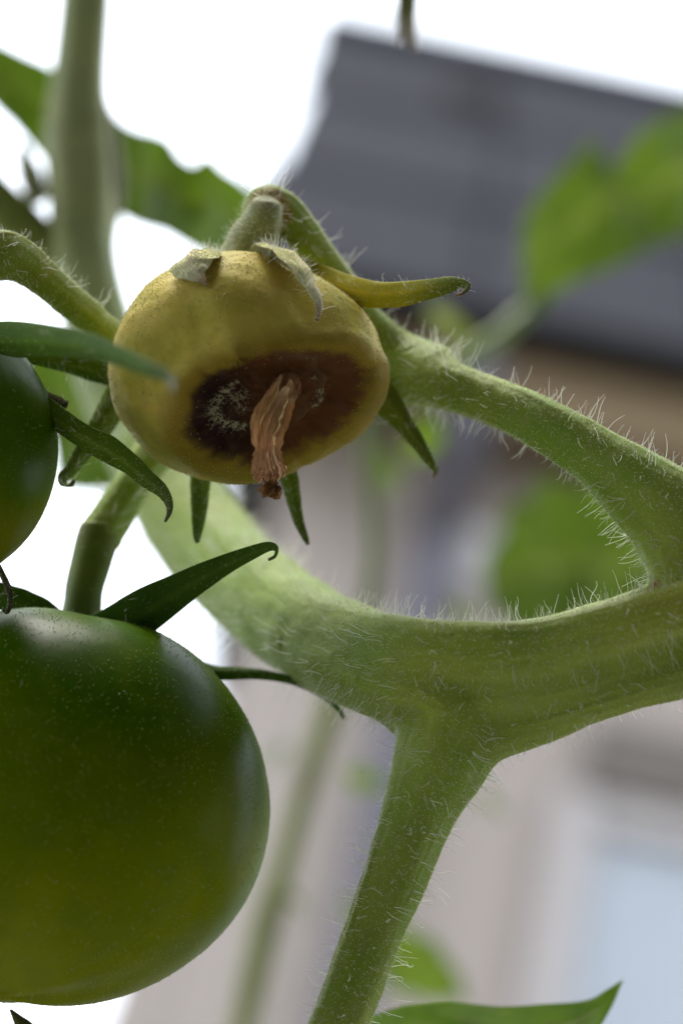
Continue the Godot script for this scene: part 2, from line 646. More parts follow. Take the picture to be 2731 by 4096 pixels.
func yellow_dye(d: Vector3, p: Vector3) -> Color:
	var n := broad.get_noise_3dv(d * 22.0)
	var f := fine.get_noise_3dv(d * 30.0)
	var c := Color(0.52, 0.425, 0.09).lerp(Color(0.37, 0.325, 0.045), clampf(0.45 + 0.9 * n, 0.0, 1.0))
	c = c.lerp(Color(0.58, 0.44, 0.17), clampf(0.5 * fine.get_noise_3dv(d * 7.0 + Vector3(2, 8, 5)) + 0.2 * f, 0.0, 0.6))
	c = c.lerp(Color(0.3, 0.29, 0.03), clampf(1.5 * broad.get_noise_3dv(d * 17.0 + Vector3(31, 0, 12)), 0.0, 0.6))
	c = c.lerp(Color(0.5, 0.33, 0.07), 0.4 * clampf(fine.get_noise_3dv(d * 11.0 + Vector3(9, 4, 1)) * 3.0 - 0.9, 0.0, 1.0))
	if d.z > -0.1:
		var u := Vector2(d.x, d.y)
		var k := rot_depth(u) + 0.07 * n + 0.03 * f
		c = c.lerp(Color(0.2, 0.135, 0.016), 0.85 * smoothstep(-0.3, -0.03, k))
		var flesh_brown := Color(0.03, 0.015, 0.012).lerp(Color(0.11, 0.045, 0.018), smoothstep(-0.1, 0.3, d.x + 0.15 * n))
		flesh_brown = flesh_brown.lerp(Color(0.13, 0.075, 0.045), clampf(0.6 * f, 0.0, 0.6) + 0.6 * exp(-pow(along(u, [Vector2(0.3, 0.06), Vector2(0.55, 0.05), Vector2(0.7, -0.12), Vector2(0.66, -0.35), Vector2(0.5, -0.6)]) / 0.03, 2.0)))
		c = c.lerp(flesh_brown, smoothstep(-0.04, 0.035, k))
	return mottled(c, p, 0.12)


func yellow_tomato() -> void:
	var at := Vector3(-0.01779,1.23296,-0.31556)
	var axes := Basis(Vector3(0.97815,0.19537,0.07111), Vector3(-0.20791,0.91916,0.33455), Vector3(0,-0.34202,0.93969))
	var radii := Vector3(0.01959, 0.01615, 0.0172)
	var t := thing("yellow_tomato", "small yellow tomato with a sunken brown rot patch and a withered flower on its end", "tomato", at)
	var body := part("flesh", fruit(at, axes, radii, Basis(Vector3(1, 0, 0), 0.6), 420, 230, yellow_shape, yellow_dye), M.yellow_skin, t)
	var rng := RandomNumberGenerator.new()
	var out_of_rot := func(p: Vector3, _n: Vector3, r: RandomNumberGenerator) -> bool:
		var d := (axes.transposed() * (p - at)) / radii
		return d.z < -0.1 or r.randf() < smoothstep(0.12, -0.12, rot_depth(Vector2(d.x, d.y)))
	glands(body, 7500, 0.00016, M.amber, 11, out_of_rot)
	hairs(body, 160, 0.0002, 0.0006, Vector3(0, -0.2, 0), 12, out_of_rot)
	# mould: grains heaped in a crescent left of the flower, a looser patch beside it and two spots on the right
	rng.seed = 5
	var grains := []
	var heaps := [[-0.02, -0.2, 0.02, 50], [-0.07, -0.24, 0.03, 120], [-0.13, -0.3, 0.04, 230], [-0.19, -0.38, 0.045, 330], [-0.215, -0.47, 0.045, 350], [-0.2, -0.57, 0.045, 330], [-0.13, -0.64, 0.045, 260], [-0.05, -0.67, 0.04, 220], [0.02, -0.69, 0.035, 160], [-0.04, -0.4, 0.07, 240], [0.03, -0.34, 0.06, 130], [0.02, -0.5, 0.05, 90],
		[0.62, -0.14, 0.022, 60], [0.68, -0.28, 0.028, 120], [0.66, -0.35, 0.028, 90], [0.63, -0.42, 0.025, 70], [0.29, -0.45, 0.02, 50], [0.27, -0.52, 0.02, 40], [0.3, -0.7, 0.03, 30]]
	for hp in heaps:
		for k in int(hp[3] * 4.5):
			var u := Vector2(hp[0], hp[1]) + Vector2(rng.randfn(), rng.randfn()) * float(hp[2]) * 0.6
			if fine.get_noise_2d(u.x * 75.0, u.y * 75.0) + 0.6 * fine.get_noise_2d(u.x * 190.0, u.y * 190.0) < rng.randf_range(-0.25, 0.3):
				continue
			var d := Vector3(u.x, u.y, sqrt(maxf(0.02, 1.0 - u.length_squared())))
			var p := at + axes * (d * radii * yellow_shape(d))
			var n := (axes * (d / radii)).normalized()
			grains.append(Transform3D(stand(n, rng.randf()).scaled(Vector3(1, rng.randf_range(0.5, 0.9), 1) * rng.randf_range(0.00005, 0.00013)), p))
	scatter("mould", bead, grains, M.mould, t)
	# withered flower: a folded brown tube, paler petal edges lying on it and the dry tip below
	var dry_stops := [[0.0, Color(0.2, 0.075, 0.02)], [0.25, Color(0.3, 0.12, 0.035)], [0.45, Color(0.45, 0.25, 0.12)], [0.8, Color(0.5, 0.3, 0.17)], [1.0, Color(0.36, 0.2, 0.11)]]
	var seg := 110
	var tube := sweep(spline([Vector4(-0.01131,1.23056,-0.30685,0.00104), Vector4(-0.01122,1.22905,-0.30527,0.00158), Vector4(-0.01091,1.22632,-0.30361,0.00184), Vector4(-0.01126,1.22251,-0.30233,0.00142), Vector4(-0.01176,1.21989,-0.3035,0.00122), Vector4(-0.01166,1.21796,-0.30611,0.00109), Vector4(-0.01124,1.21681,-0.30866,0.00137), Vector4(-0.01089,1.21608,-0.30999,0.00151), Vector4(-0.01073,1.21576,-0.31032,0.00089)], 14), axes.z, seg,
		func(k: int, s: float, r: float) -> Vector2:
			var a := TAU * k / seg
			var open := smoothstep(0.12, 0.4, s)
			var twist := a + 1.6 * s + 0.25 * sin(6.0 * s)
			var fold := open * (0.24 * absf(sin(4.5 * twist)) + 0.13 * absf(sin(8.0 * twist + 3.0 * s)) - 0.2)
			fold += 0.16 * fine.get_noise_3d(cos(a) * 9.0, sin(a) * 9.0, s * 34.0) + 0.12 * broad.get_noise_3d(cos(a) * 60.0, sin(a) * 60.0, s * 300.0)
			fold += 0.22 * smoothstep(0.72, 1.0, s) * fine.get_noise_3d(cos(a) * 7.0, sin(a) * 7.0 + 50.0, s * 16.0)
			return Vector2(cos(a), sin(a) * 0.62) * r * (1.0 + fold),
		func(p: Vector3, s: float, k: float) -> Color:
			var streak := fine.get_noise_3d(k * 90.0 + 9.0 * s, s * 7.0, 3.0)
			var c := mottled(tint(dry_stops, s), p, 0.5).lerp(Color(0.17, 0.06, 0.03), clampf(streak * 1.8, 0.0, 0.75))
			return c.lerp(Color(0.5, 0.36, 0.16), clampf(fine.get_noise_3d(k * 60.0 + 9.0 * s, s * 5.0, 60.0) * 3.0 - 0.5, 0.0, 0.7) * smoothstep(0.15, 0.3, s) * smoothstep(0.8, 0.5, s)))
	var flower := part("withered_flower", tube, M.dry, t)
	for q in [[[Vector4(-0.01203,1.2275,-0.30211,0.00034), Vector4(-0.01247,1.22409,-0.29963,0.00101), Vector4(-0.01308,1.2203,-0.29888,0.0014), Vector4(-0.0132,1.21789,-0.30029,0.0012), Vector4(-0.01241,1.21639,-0.3035,0.00101), Vector4(-0.01221,1.21522,-0.30658,0.00136), Vector4(-0.0122,1.2146,-0.30787,0.00116)], Vector3(-0.43744,-0.39329,0.80869), 1],
			[[Vector4(-0.01059,1.22475,-0.29886,0.00034), Vector4(-0.01093,1.22246,-0.29756,0.00087), Vector4(-0.01156,1.21952,-0.29704,0.00126), Vector4(-0.01184,1.21725,-0.29839,0.00126), Vector4(-0.01148,1.21584,-0.30157,0.00114), Vector4(-0.0107,1.21515,-0.30501,0.00149), Vector4(-0.01053,1.2143,-0.30638,0.00129)], Vector3(0,-0.34202,0.93969), 2],
			[[Vector4(-0.00947,1.22443,-0.30057,0.00027), Vector4(-0.00967,1.22197,-0.2988,0.00067), Vector4(-0.0101,1.21942,-0.29867,0.00093), Vector4(-0.01049,1.2176,-0.29986,0.00094), Vector4(-0.01034,1.2163,-0.303,0.00088), Vector4(-0.00968,1.21556,-0.30646,0.00116), Vector4(-0.0093,1.21534,-0.3076,0.00089)], Vector3(0.50325,-0.19276,0.84237), 3],
			[[Vector4(-0.01038,1.22698,-0.30177,0.00034), Vector4(-0.00997,1.22466,-0.30049,0.00088), Vector4(-0.01006,1.22179,-0.29993,0.00087), Vector4(-0.01056,1.21976,-0.30067,0.0006), Vector4(-0.01072,1.21862,-0.30162,0.00027)], Vector3(0.51993,-0.01732,0.85403), 4]]:
		part("petal", petal(q[0], q[1], q[2]), M.petal, flower)
	part("dry_tip", sweep(spline([Vector4(-0.01082,1.21574,-0.30905,0.00103), Vector4(-0.01032,1.2147,-0.30996,0.00082), Vector4(-0.01022,1.21396,-0.31023,0.00123), Vector4(-0.00976,1.21349,-0.3104,0.0011), Vector4(-0.00984,1.21292,-0.31061,0.00048)], 7), axes.z, 24,
		func(k: int, s: float, r: float) -> Vector2: return Vector2.from_angle(TAU * k / 24) * r * (1.0 + 0.25 * sin(5.0 * TAU * k / 24 + 20.0 * s) + 0.2 * sin(9.0 * TAU * k / 24 - 31.0 * s)),
		func(p: Vector3, _s: float, _k: float) -> Color: return mottled(Color(0.22, 0.1, 0.03), p, 0.9)), M.dry, flower)
	# the stalk down to the knuckle, and the calyx
	var st := part("stalk", stem([Vector4(-0.01954,1.25679,-0.30954,0.0005), Vector4(-0.01954,1.25663,-0.30971,0.00143), Vector4(-0.01955,1.25627,-0.31027,0.00215), Vector4(-0.01968,1.25574,-0.31152,0.00255), Vector4(-0.02014,1.25471,-0.31455,0.00311), Vector4(-0.02062,1.25348,-0.31766,0.00383), Vector4(-0.0206,1.2521,-0.3203,0.0044), Vector4(-0.02039,1.25095,-0.32125,0.0022)], [[0.0, Color(0.23, 0.25, 0.12)], [1.0, Color(0.25, 0.27, 0.12)]], 0.02), M.stem, t)
	hairs(st, 600, 0.0005, 0.0018, Vector3(0, 0.2, 0), 13)
	glands(st, 1800, 0.00014, M.gland, 14)
	var yg := [[0.0, Color(0.33, 0.3, 0.02)], [0.35, Color(0.38, 0.33, 0.015)], [0.55, Color(0.14, 0.17, 0.015)], [0.8, Color(0.07, 0.12, 0.02)], [0.9, Color(0.12, 0.1, 0.04)], [1.0, Color(0.3, 0.19, 0.09)]]
	sepal(t, [Vector4(-0.01528,1.25237,-0.31913,0.00146), Vector4(-0.00967,1.24913,-0.31499,0.0018), Vector4(-0.00536,1.24618,-0.31074,0.00206), Vector4(-0.00174,1.24504,-0.30797,0.00194), Vector4(0.00167,1.24493,-0.30588,0.00185), Vector4(0.00494,1.24529,-0.30362,0.00156), Vector4(0.00784,1.2461,-0.30226,0.00125), Vector4(0.00947,1.24641,-0.30161,0.00076), Vector4(0.0105,1.24597,-0.30124,0.00055), Vector4(0.01005,1.24456,-0.30069,0.00045), Vector4(0.00912,1.24376,-0.30045,0.00017)], Vector3(0.02069,-0.43178,0.90174), 0.25, yg, 21, 150)
	var pale_green := [[0.0, Color(0.42, 0.42, 0.05)], [0.35, Color(0.5, 0.5, 0.16)], [0.7, Color(0.6, 0.6, 0.38)], [0.85, Color(0.4, 0.28, 0.2)], [1.0, Color(0.2, 0.1, 0.06)]]
	sepal(t, [Vector4(-0.02003,1.25071,-0.31761,0.00091), Vector4(-0.01871,1.24925,-0.31069,0.00171), Vector4(-0.01648,1.24707,-0.30563,0.00273), Vector4(-0.01401,1.24462,-0.30227,0.00325), Vector4(-0.01164,1.24195,-0.30004,0.00268), Vector4(-0.00991,1.2393,-0.29888,0.00184), Vector4(-0.00881,1.23736,-0.29853,0.00095), Vector4(-0.00863,1.23597,-0.2985,0.00044), Vector4(-0.00872,1.23498,-0.29886,0.00017)], Vector3(0.24161,0.04308,0.96942), 0.35, pale_green, 22, 420)
	sepal(t, [Vector4(-0.02476,1.25029,-0.31776,0.00109), Vector4(-0.0259,1.24685,-0.3105,0.00248), Vector4(-0.02693,1.2432,-0.30438,0.00341), Vector4(-0.02728,1.24041,-0.30061,0.00316), Vector4(-0.02617,1.23844,-0.29919,0.00164), Vector4(-0.02508,1.23759,-0.29897,0.00054), Vector4(-0.02451,1.23692,-0.29922,0.0002)], Vector3(-0.35708,0.1405,0.92345), 0.3, pale_green, 23, 360)
	var green := [[0.0, Color(0.16, 0.24, 0.02)], [0.6, Color(0.1, 0.17, 0.02)], [0.88, Color(0.09, 0.13, 0.03)], [1.0, Color(0.14, 0.09, 0.05)]]
	sepal(t, [Vector4(-0.03466,1.2354,-0.33063,0.00222), Vector4(-0.03568,1.22937,-0.32857,0.00212), Vector4(-0.03658,1.22455,-0.32713,0.00182), Vector4(-0.03809,1.22002,-0.32665,0.00137), Vector4(-0.03924,1.21647,-0.32581,0.00097), Vector4(-0.03998,1.21469,-0.3254,0.00082), Vector4(-0.03946,1.21341,-0.3248,0.00061), Vector4(-0.03848,1.21325,-0.32379,0.00053), Vector4(-0.03813,1.2139,-0.32303,0.00028)], Vector3(0.15273,-0.57039,0.80705), 0.35, green, 24, 130)
	sepal(t, [Vector4(-0.02146,1.22447,-0.33035,0.00165), Vector4(-0.02101,1.22033,-0.32973,0.00149), Vector4(-0.02046,1.2173,-0.32977,0.00131), Vector4(-0.01997,1.21426,-0.32981,0.00101), Vector4(-0.0197,1.21223,-0.33055,0.00065), Vector4(-0.01946,1.21116,-0.33094,0.00029)], Vector3(0.09733,-0.32088,0.9421), 0.35, green, 25, 60)
	sepal(t, [Vector4(-0.01018,1.22673,-0.32953,0.00165), Vector4(-0.00855,1.22317,-0.3287,0.00138), Vector4(-0.00731,1.22027,-0.32869,0.00113), Vector4(-0.00591,1.21707,-0.32879,0.0008), Vector4(-0.00438,1.21477,-0.32909,0.00051), Vector4(-0.00374,1.21377,-0.32893,0.00022)], Vector3(-0.19183,-0.37369,0.9075), 0.35, green, 26, 60)
	sepal(t, [Vector4(-0.00007,1.2408,-0.32654,0.00221), Vector4(0.00284,1.23707,-0.32577,0.0022), Vector4(0.00602,1.23416,-0.32576,0.00153), Vector4(0.00874,1.23152,-0.32566,0.00109), Vector4(0.0111,1.22883,-0.32557,0.00065), Vector4(0.01212,1.22792,-0.3259,0.00036), Vector4(0.01188,1.22672,-0.32634,0.00015)], Vector3(-0.31517,-0.20395,0.92686), 0.35, [[0.0, Color(0.18, 0.22, 0.025)], [0.8, Color(0.11, 0.15, 0.02)], [0.92, Color(0.16, 0.11, 0.06)], [1.0, Color(0.3, 0.22, 0.15)]], 27, 90)


# a dry petal: a thin sheet pleated lengthwise, its edges curled and its end frayed
func petal(path: Array, toward: Vector3, seed_at: int) -> ArrayMesh:
	var V := PackedVector3Array()
	var C := PackedColorArray()
	var I := PackedInt32Array()
	var P := spline(path, 12)
	var w := 57
	var n := P.size()
	var up := toward
	for i in n:
		var t := float(i) / (n - 1)
		var p := v3(P[i])
		var along_ := (v3(P[mini(i + 1, n - 1)]) - v3(P[maxi(i - 1, 0)])).normalized()
		up = (up - along_ * up.dot(along_)).normalized()
		var side := along_.cross(up).normalized()
		for k in w:
			var s := 2.0 * k / (w - 1) - 1.0
			var wander := 0.25 * fine.get_noise_2d(t * 14.0, seed_at * 20.0)
			var pleat := absf(fposmod((s + wander) * 3.3 + seed_at * 0.37, 1.0) - 0.5) * 2.0
			var y := 0.6 * pleat * smoothstep(0.0, 0.3, t) + 0.5 * fine.get_noise_3d(s * 5.0, t * 22.0, seed_at * 9.0) * (0.4 + t) - 0.35 * s * s
			var r: float = P[i].w * (1.0 + 0.35 * fine.get_noise_2d(t * 30.0, 7.0 * seed_at + signf(s)))
			var tail: Vector3 = along_ * (P[i].w * smoothstep(0.85, 1.0, t) * 0.8 * fine.get_noise_2d(s * 14.0, 50.0 * seed_at))
			V.append(p + side * (s * r) + up * (y * P[i].w) + tail)
			var streak := fine.get_noise_3d((s + wander) * 16.0, t * 6.0, seed_at * 5.0)
			var c := Color(0.72, 0.48, 0.23).lerp(Color(0.68, 0.42, 0.25), smoothstep(0.3, 0.8, t)).lerp(Color(0.3, 0.13, 0.06), clampf(streak * 1.7, 0.0, 0.8))
			c = c.lerp(Color(0.6, 0.46, 0.2), 0.7 * smoothstep(0.75, 1.0, absf(s)) * smoothstep(0.9, 0.5, t))
			C.append(mottled(c, V[-1], 0.4))
	for i in n - 1:
		for k in w - 1:
			var a := i * w + k
			I.append_array([a, a + w, a + 1, a + 1, a + w, a + w + 1])
	return closed(V, C, I)


func sepal(owner_: Node3D, path: Array, face: Vector3, cup: float, stops: Array, seed_at: int, hair: int) -> void:
	var o := part("sepal", blade(path, face, cup, stops, 0.1, 0.09 if hair > 300 else 0.035), M.sepal, owner_)
	hairs(o, hair, 0.0006, 0.0024, Vector3.ZERO, seed_at * 7 + 1)
	hairs(o, hair * 4, 0.00015, 0.0005, Vector3.ZERO, seed_at * 7 + 3)
	glands(o, hair * (10 if hair > 300 else 7), 0.00014 if hair > 300 else 0.00011, M.gland, seed_at * 7 + 2)


# ---------------------------------------------------------------- the green tomatoes
func big_tomato() -> void:
	var at := Vector3(-0.03228,1.16994,-0.33637)
	var axes := Basis(Vector3(0.97815,0.19537,0.07111), Vector3(-0.20791,0.91916,0.33455), Vector3(0,-0.34202,0.93969))
	var radii := Vector3(0.03208, 0.02788, 0.0305)
	var t := thing("green_tomato", "large glossy dark green tomato filling the lower left corner", "tomato", at)
	var stalk_end := Vector3(0.12, 0.86, -0.5).normalized()
	var flower_end := Vector3(-0.3, -0.92, 0.1).normalized()
	var side := stalk_end.cross(Vector3(0, 0, 1)).normalized()
	var other := stalk_end.cross(side)
	var shape := func(d: Vector3) -> float:
		var a := atan2(d.dot(side), d.dot(other))
		var r := 1.0 + 0.012 * cos(5.0 * a + 0.8) + 0.012 * broad.get_noise_3dv(d * 9.0) + 0.0012 * broad.get_noise_3dv(d * 34.0)
		r -= 0.14 * exp(-pow((d - stalk_end).length() / 0.27, 2.0)) * (1.0 + 0.2 * cos(5.0 * a))
		r -= 0.045 * exp(-pow((d - flower_end).length() / 0.34, 2.0))
		return r
	var dye := func(d: Vector3, p: Vector3) -> Color:
		var n := broad.get_noise_3dv(d * 14.0)
		var far := clampf((1.0 - d.dot(stalk_end)) * 0.5, 0.0, 1.0)   # the dark shoulders round the stalk turn yellowish toward the blossom end, blotch by blotch
		var c := Color(0.045, 0.105, 0.003).lerp(Color(0.17, 0.2, 0.004), smoothstep(0.3, 1.1, far + 0.3 * n))
		c = c.lerp(Color(0.1, 0.15, 0.005), clampf(fine.get_noise_3dv(d * 15.0 + Vector3(3, 3, 3)), 0.0, 0.6))
		c = c.lerp(Color(0.2, 0.16, 0.06), clampf(fine.get_noise_3dv(d * 70.0 + Vector3(11, 0, 5)) * 9.0 - 5.6, 0.0, 0.6))
		return mottled(c, p, 0.12)
	var body := part("flesh", fruit(at, axes, radii, Basis(Vector3(1, 0, 0), 0.4), 360, 200, shape, dye), M.green_skin, t)
	glands(body, 12000, 0.00014, M.fruit_gland, 41)
	hairs(body, 500, 0.0003, 0.0012, Vector3(0, -0.3, 0), 42)
	var st := part("stalk", stem([Vector4(-0.03454,1.21364,-0.34174,0.00314), Vector4(-0.03479,1.20618,-0.34126,0.00289), Vector4(-0.03439,1.20067,-0.34114,0.00295), Vector4(-0.0337,1.19429,-0.34027,0.00321), Vector4(-0.03339,1.19056,-0.34056,0.00219)], [[0.0, Color(0.15, 0.2, 0.04)], [0.08, Color(0.13, 0.15, 0.035)], [0.15, Color(0.12, 0.17, 0.035)], [0.5, Color(0.09, 0.13, 0.035)], [1.0, Color(0.09, 0.12, 0.04)]], 0.03), M.stem, t)
	hairs(st, 80, 0.0003, 0.001, Vector3.ZERO, 43)
	var green := [[0.0, Color(0.055, 0.12, 0.012)], [0.8, Color(0.06, 0.12, 0.015)], [1.0, Color(0.1, 0.13, 0.04)]]
	sepal(t, [Vector4(-0.03082,1.19441,-0.33597,0.00397), Vector4(-0.02848,1.19568,-0.33338,0.00388), Vector4(-0.025,1.19823,-0.32926,0.00338), Vector4(-0.02119,1.20063,-0.32519,0.00275), Vector4(-0.01807,1.20266,-0.32233,0.0021), Vector4(-0.01465,1.20472,-0.31945,0.00157), Vector4(-0.01119,1.20644,-0.3167,0.00104), Vector4(-0.00898,1.20745,-0.31526,0.00076), Vector4(-0.00769,1.20715,-0.31431,0.00062), Vector4(-0.0076,1.20601,-0.31419,0.00041), Vector4(-0.00839,1.2052,-0.31395,0.00021)], Vector3(-0.01354,-0.67416,0.73846), 0.3, green, 51, 36)
	sepal(t, [Vector4(-0.03501,1.19496,-0.33577,0.00217), Vector4(-0.03992,1.1971,-0.33499,0.00235), Vector4(-0.04418,1.19798,-0.33467,0.00217), Vector4(-0.04872,1.19847,-0.3345,0.00163), Vector4(-0.05241,1.19842,-0.33451,0.00054)], Vector3(0.15273,-0.57039,0.80705), 0.3, green, 52, 40)
	sepal(t, [Vector4(-0.0171,1.19616,-0.34278,0.0014), Vector4(-0.01326,1.19577,-0.34186,0.00118), Vector4(-0.00965,1.19642,-0.34163,0.00103), Vector4(-0.00601,1.19693,-0.34144,0.00081), Vector4(-0.0015,1.19715,-0.34242,0.00066), Vector4(0.00288,1.19642,-0.34375,0.00059), Vector4(0.00567,1.19496,-0.34429,0.00044), Vector4(0.00677,1.19376,-0.34472,0.00026)], Vector3(0.10267,0.05908,0.99296), 0.3, green, 53, 50)


func left_tomato() -> void:
	var at := Vector3(-0.05541,1.21196,-0.31575)
	var axes := Basis(Vector3(0.97815,0.19537,0.07111), Vector3(-0.20791,0.91916,0.33455), Vector3(0,-0.34202,0.93969))
	var radii := Vector3(0.01523, 0.01825, 0.0175)
	var t := thing("green_tomato", "green tomato cut off by the left edge, its sepals reaching toward the yellow tomato", "tomato", at)
	var shape := func(d: Vector3) -> float: return 1.0 + 0.008 * broad.get_noise_3dv(d * 20.0) - 0.14 * exp(-pow((d - Vector3(0, 0.95, -0.3)).length() / 0.3, 2.0))
	var dye := func(d: Vector3, p: Vector3) -> Color:
		var n := broad.get_noise_3dv(d * 14.0)
		return mottled(Color(0.05, 0.11, 0.003).lerp(Color(0.15, 0.16, 0.005), smoothstep(0.2, -0.9, d.y + 0.6 * n)), p, 0.12)
	var body := part("flesh", fruit(at, axes, radii, Basis.IDENTITY, 240, 140, shape, dye), M.green_skin, t)
	glands(body, 3600, 0.0001, M.fruit_gland, 61)
	hairs(body, 300, 0.0003, 0.001, Vector3(0, -0.3, 0), 62)
	var st := part("stalk", stem([Vector4(-0.05637,1.2383,-0.31095,0.00296), Vector4(-0.05828,1.23456,-0.31072,0.00281), Vector4(-0.05886,1.22977,-0.31086,0.00293), Vector4(-0.05801,1.22484,-0.31159,0.00244)], [[0.0, Color(0.1, 0.12, 0.05)], [1.0, Color(0.1, 0.12, 0.05)]], 0.03), M.stem, t)
	hairs(st, 60, 0.0004, 0.0015, Vector3.ZERO, 63)
	var green := [[0.0, Color(0.14, 0.23, 0.015)], [0.6, Color(0.09, 0.16, 0.015)], [0.85, Color(0.09, 0.13, 0.035)], [1.0, Color(0.12, 0.12, 0.07)]]
	var tip := [[0.0, Color(0.06, 0.12, 0.006)], [0.6, Color(0.045, 0.1, 0.006)], [0.82, Color(0.09, 0.13, 0.04)], [0.93, Color(0.45, 0.46, 0.42)], [1.0, Color(0.4, 0.4, 0.36)]]
	sepal(t, [Vector4(-0.05683,1.22564,-0.30758,0.00138), Vector4(-0.05225,1.22416,-0.30279,0.00204), Vector4(-0.04811,1.22261,-0.29804,0.00247), Vector4(-0.04151,1.21967,-0.28847,0.00214), Vector4(-0.0349,1.21538,-0.27726,0.00174), Vector4(-0.02994,1.21108,-0.26818,0.00138), Vector4(-0.02569,1.20743,-0.261,0.00111), Vector4(-0.0232,1.20564,-0.25739,0.00087), Vector4(-0.02187,1.20428,-0.25576,0.00054), Vector4(-0.0218,1.20331,-0.25611,0.00023)], Vector3(0.14464,-0.53328,0.83348), 0.3, tip, 71, 35)
	sepal(t, [Vector4(-0.05762,1.22858,-0.31715,0.00142), Vector4(-0.0525,1.2294,-0.31898,0.00157), Vector4(-0.04735,1.23037,-0.32075,0.00162), Vector4(-0.04282,1.23115,-0.3226,0.00181), Vector4(-0.03852,1.23149,-0.32461,0.00189), Vector4(-0.03565,1.2318,-0.32662,0.00146), Vector4(-0.03258,1.2314,-0.32783,0.00037)], Vector3(0.09298,-0.71697,0.69087), 0.3, green, 72, 120)
	sepal(t, [Vector4(-0.05017,1.22405,-0.31454,0.0014), Vector4(-0.04584,1.22127,-0.31342,0.0016), Vector4(-0.04191,1.21879,-0.3122,0.00173), Vector4(-0.03895,1.21686,-0.31077,0.00172), Vector4(-0.03595,1.21553,-0.31019,0.00182), Vector4(-0.03297,1.21444,-0.30953,0.00195), Vector4(-0.02959,1.21285,-0.30904,0.0016), Vector4(-0.0272,1.21155,-0.30951,0.00133), Vector4(-0.02479,1.21017,-0.30895,0.00109), Vector4(-0.0234,1.20892,-0.30941,0.00071), Vector4(-0.02293,1.20763,-0.30987,0.00044), Vector4(-0.02321,1.20624,-0.31038,0.00017)], Vector3(-0.12536,-0.61791,0.7762), 0.3, green, 73, 90)
	sepal(t, [Vector4(-0.04825,1.22539,-0.31937,0.00089), Vector4(-0.04579,1.2244,-0.31867,0.00089), Vector4(-0.04423,1.22392,-0.31884,0.00071), Vector4(-0.04256,1.22375,-0.31891,0.0006), Vector4(-0.04125,1.22294,-0.31814,0.0005), Vector4(-0.04105,1.22327,-0.31749,0.00028)], Vector3(-0.05974,-0.06348,0.99619), 0.5, [[0.0, Color(0.1, 0.1, 0.05)], [1.0, Color(0.13, 0.1, 0.07)]], 74, 30)
	sepal(t, [Vector4(-0.05031,1.20342,-0.3146,0.00055), Vector4(-0.04641,1.19892,-0.31517,0.00051), Vector4(-0.04386,1.19614,-0.31618,0.00048), Vector4(-0.04252,1.19444,-0.31681,0.00048), Vector4(-0.04183,1.19293,-0.31736,0.00041), Vector4(-0.04189,1.19134,-0.31793,0.00031), Vector4(-0.04266,1.19161,-0.31783,0.00014)], Vector3(-0.28107,-0.38374,0.87963), 0.4, [[0.0, Color(0.05, 0.06, 0.02)], [1.0, Color(0.06, 0.06, 0.03)]], 75, 40)


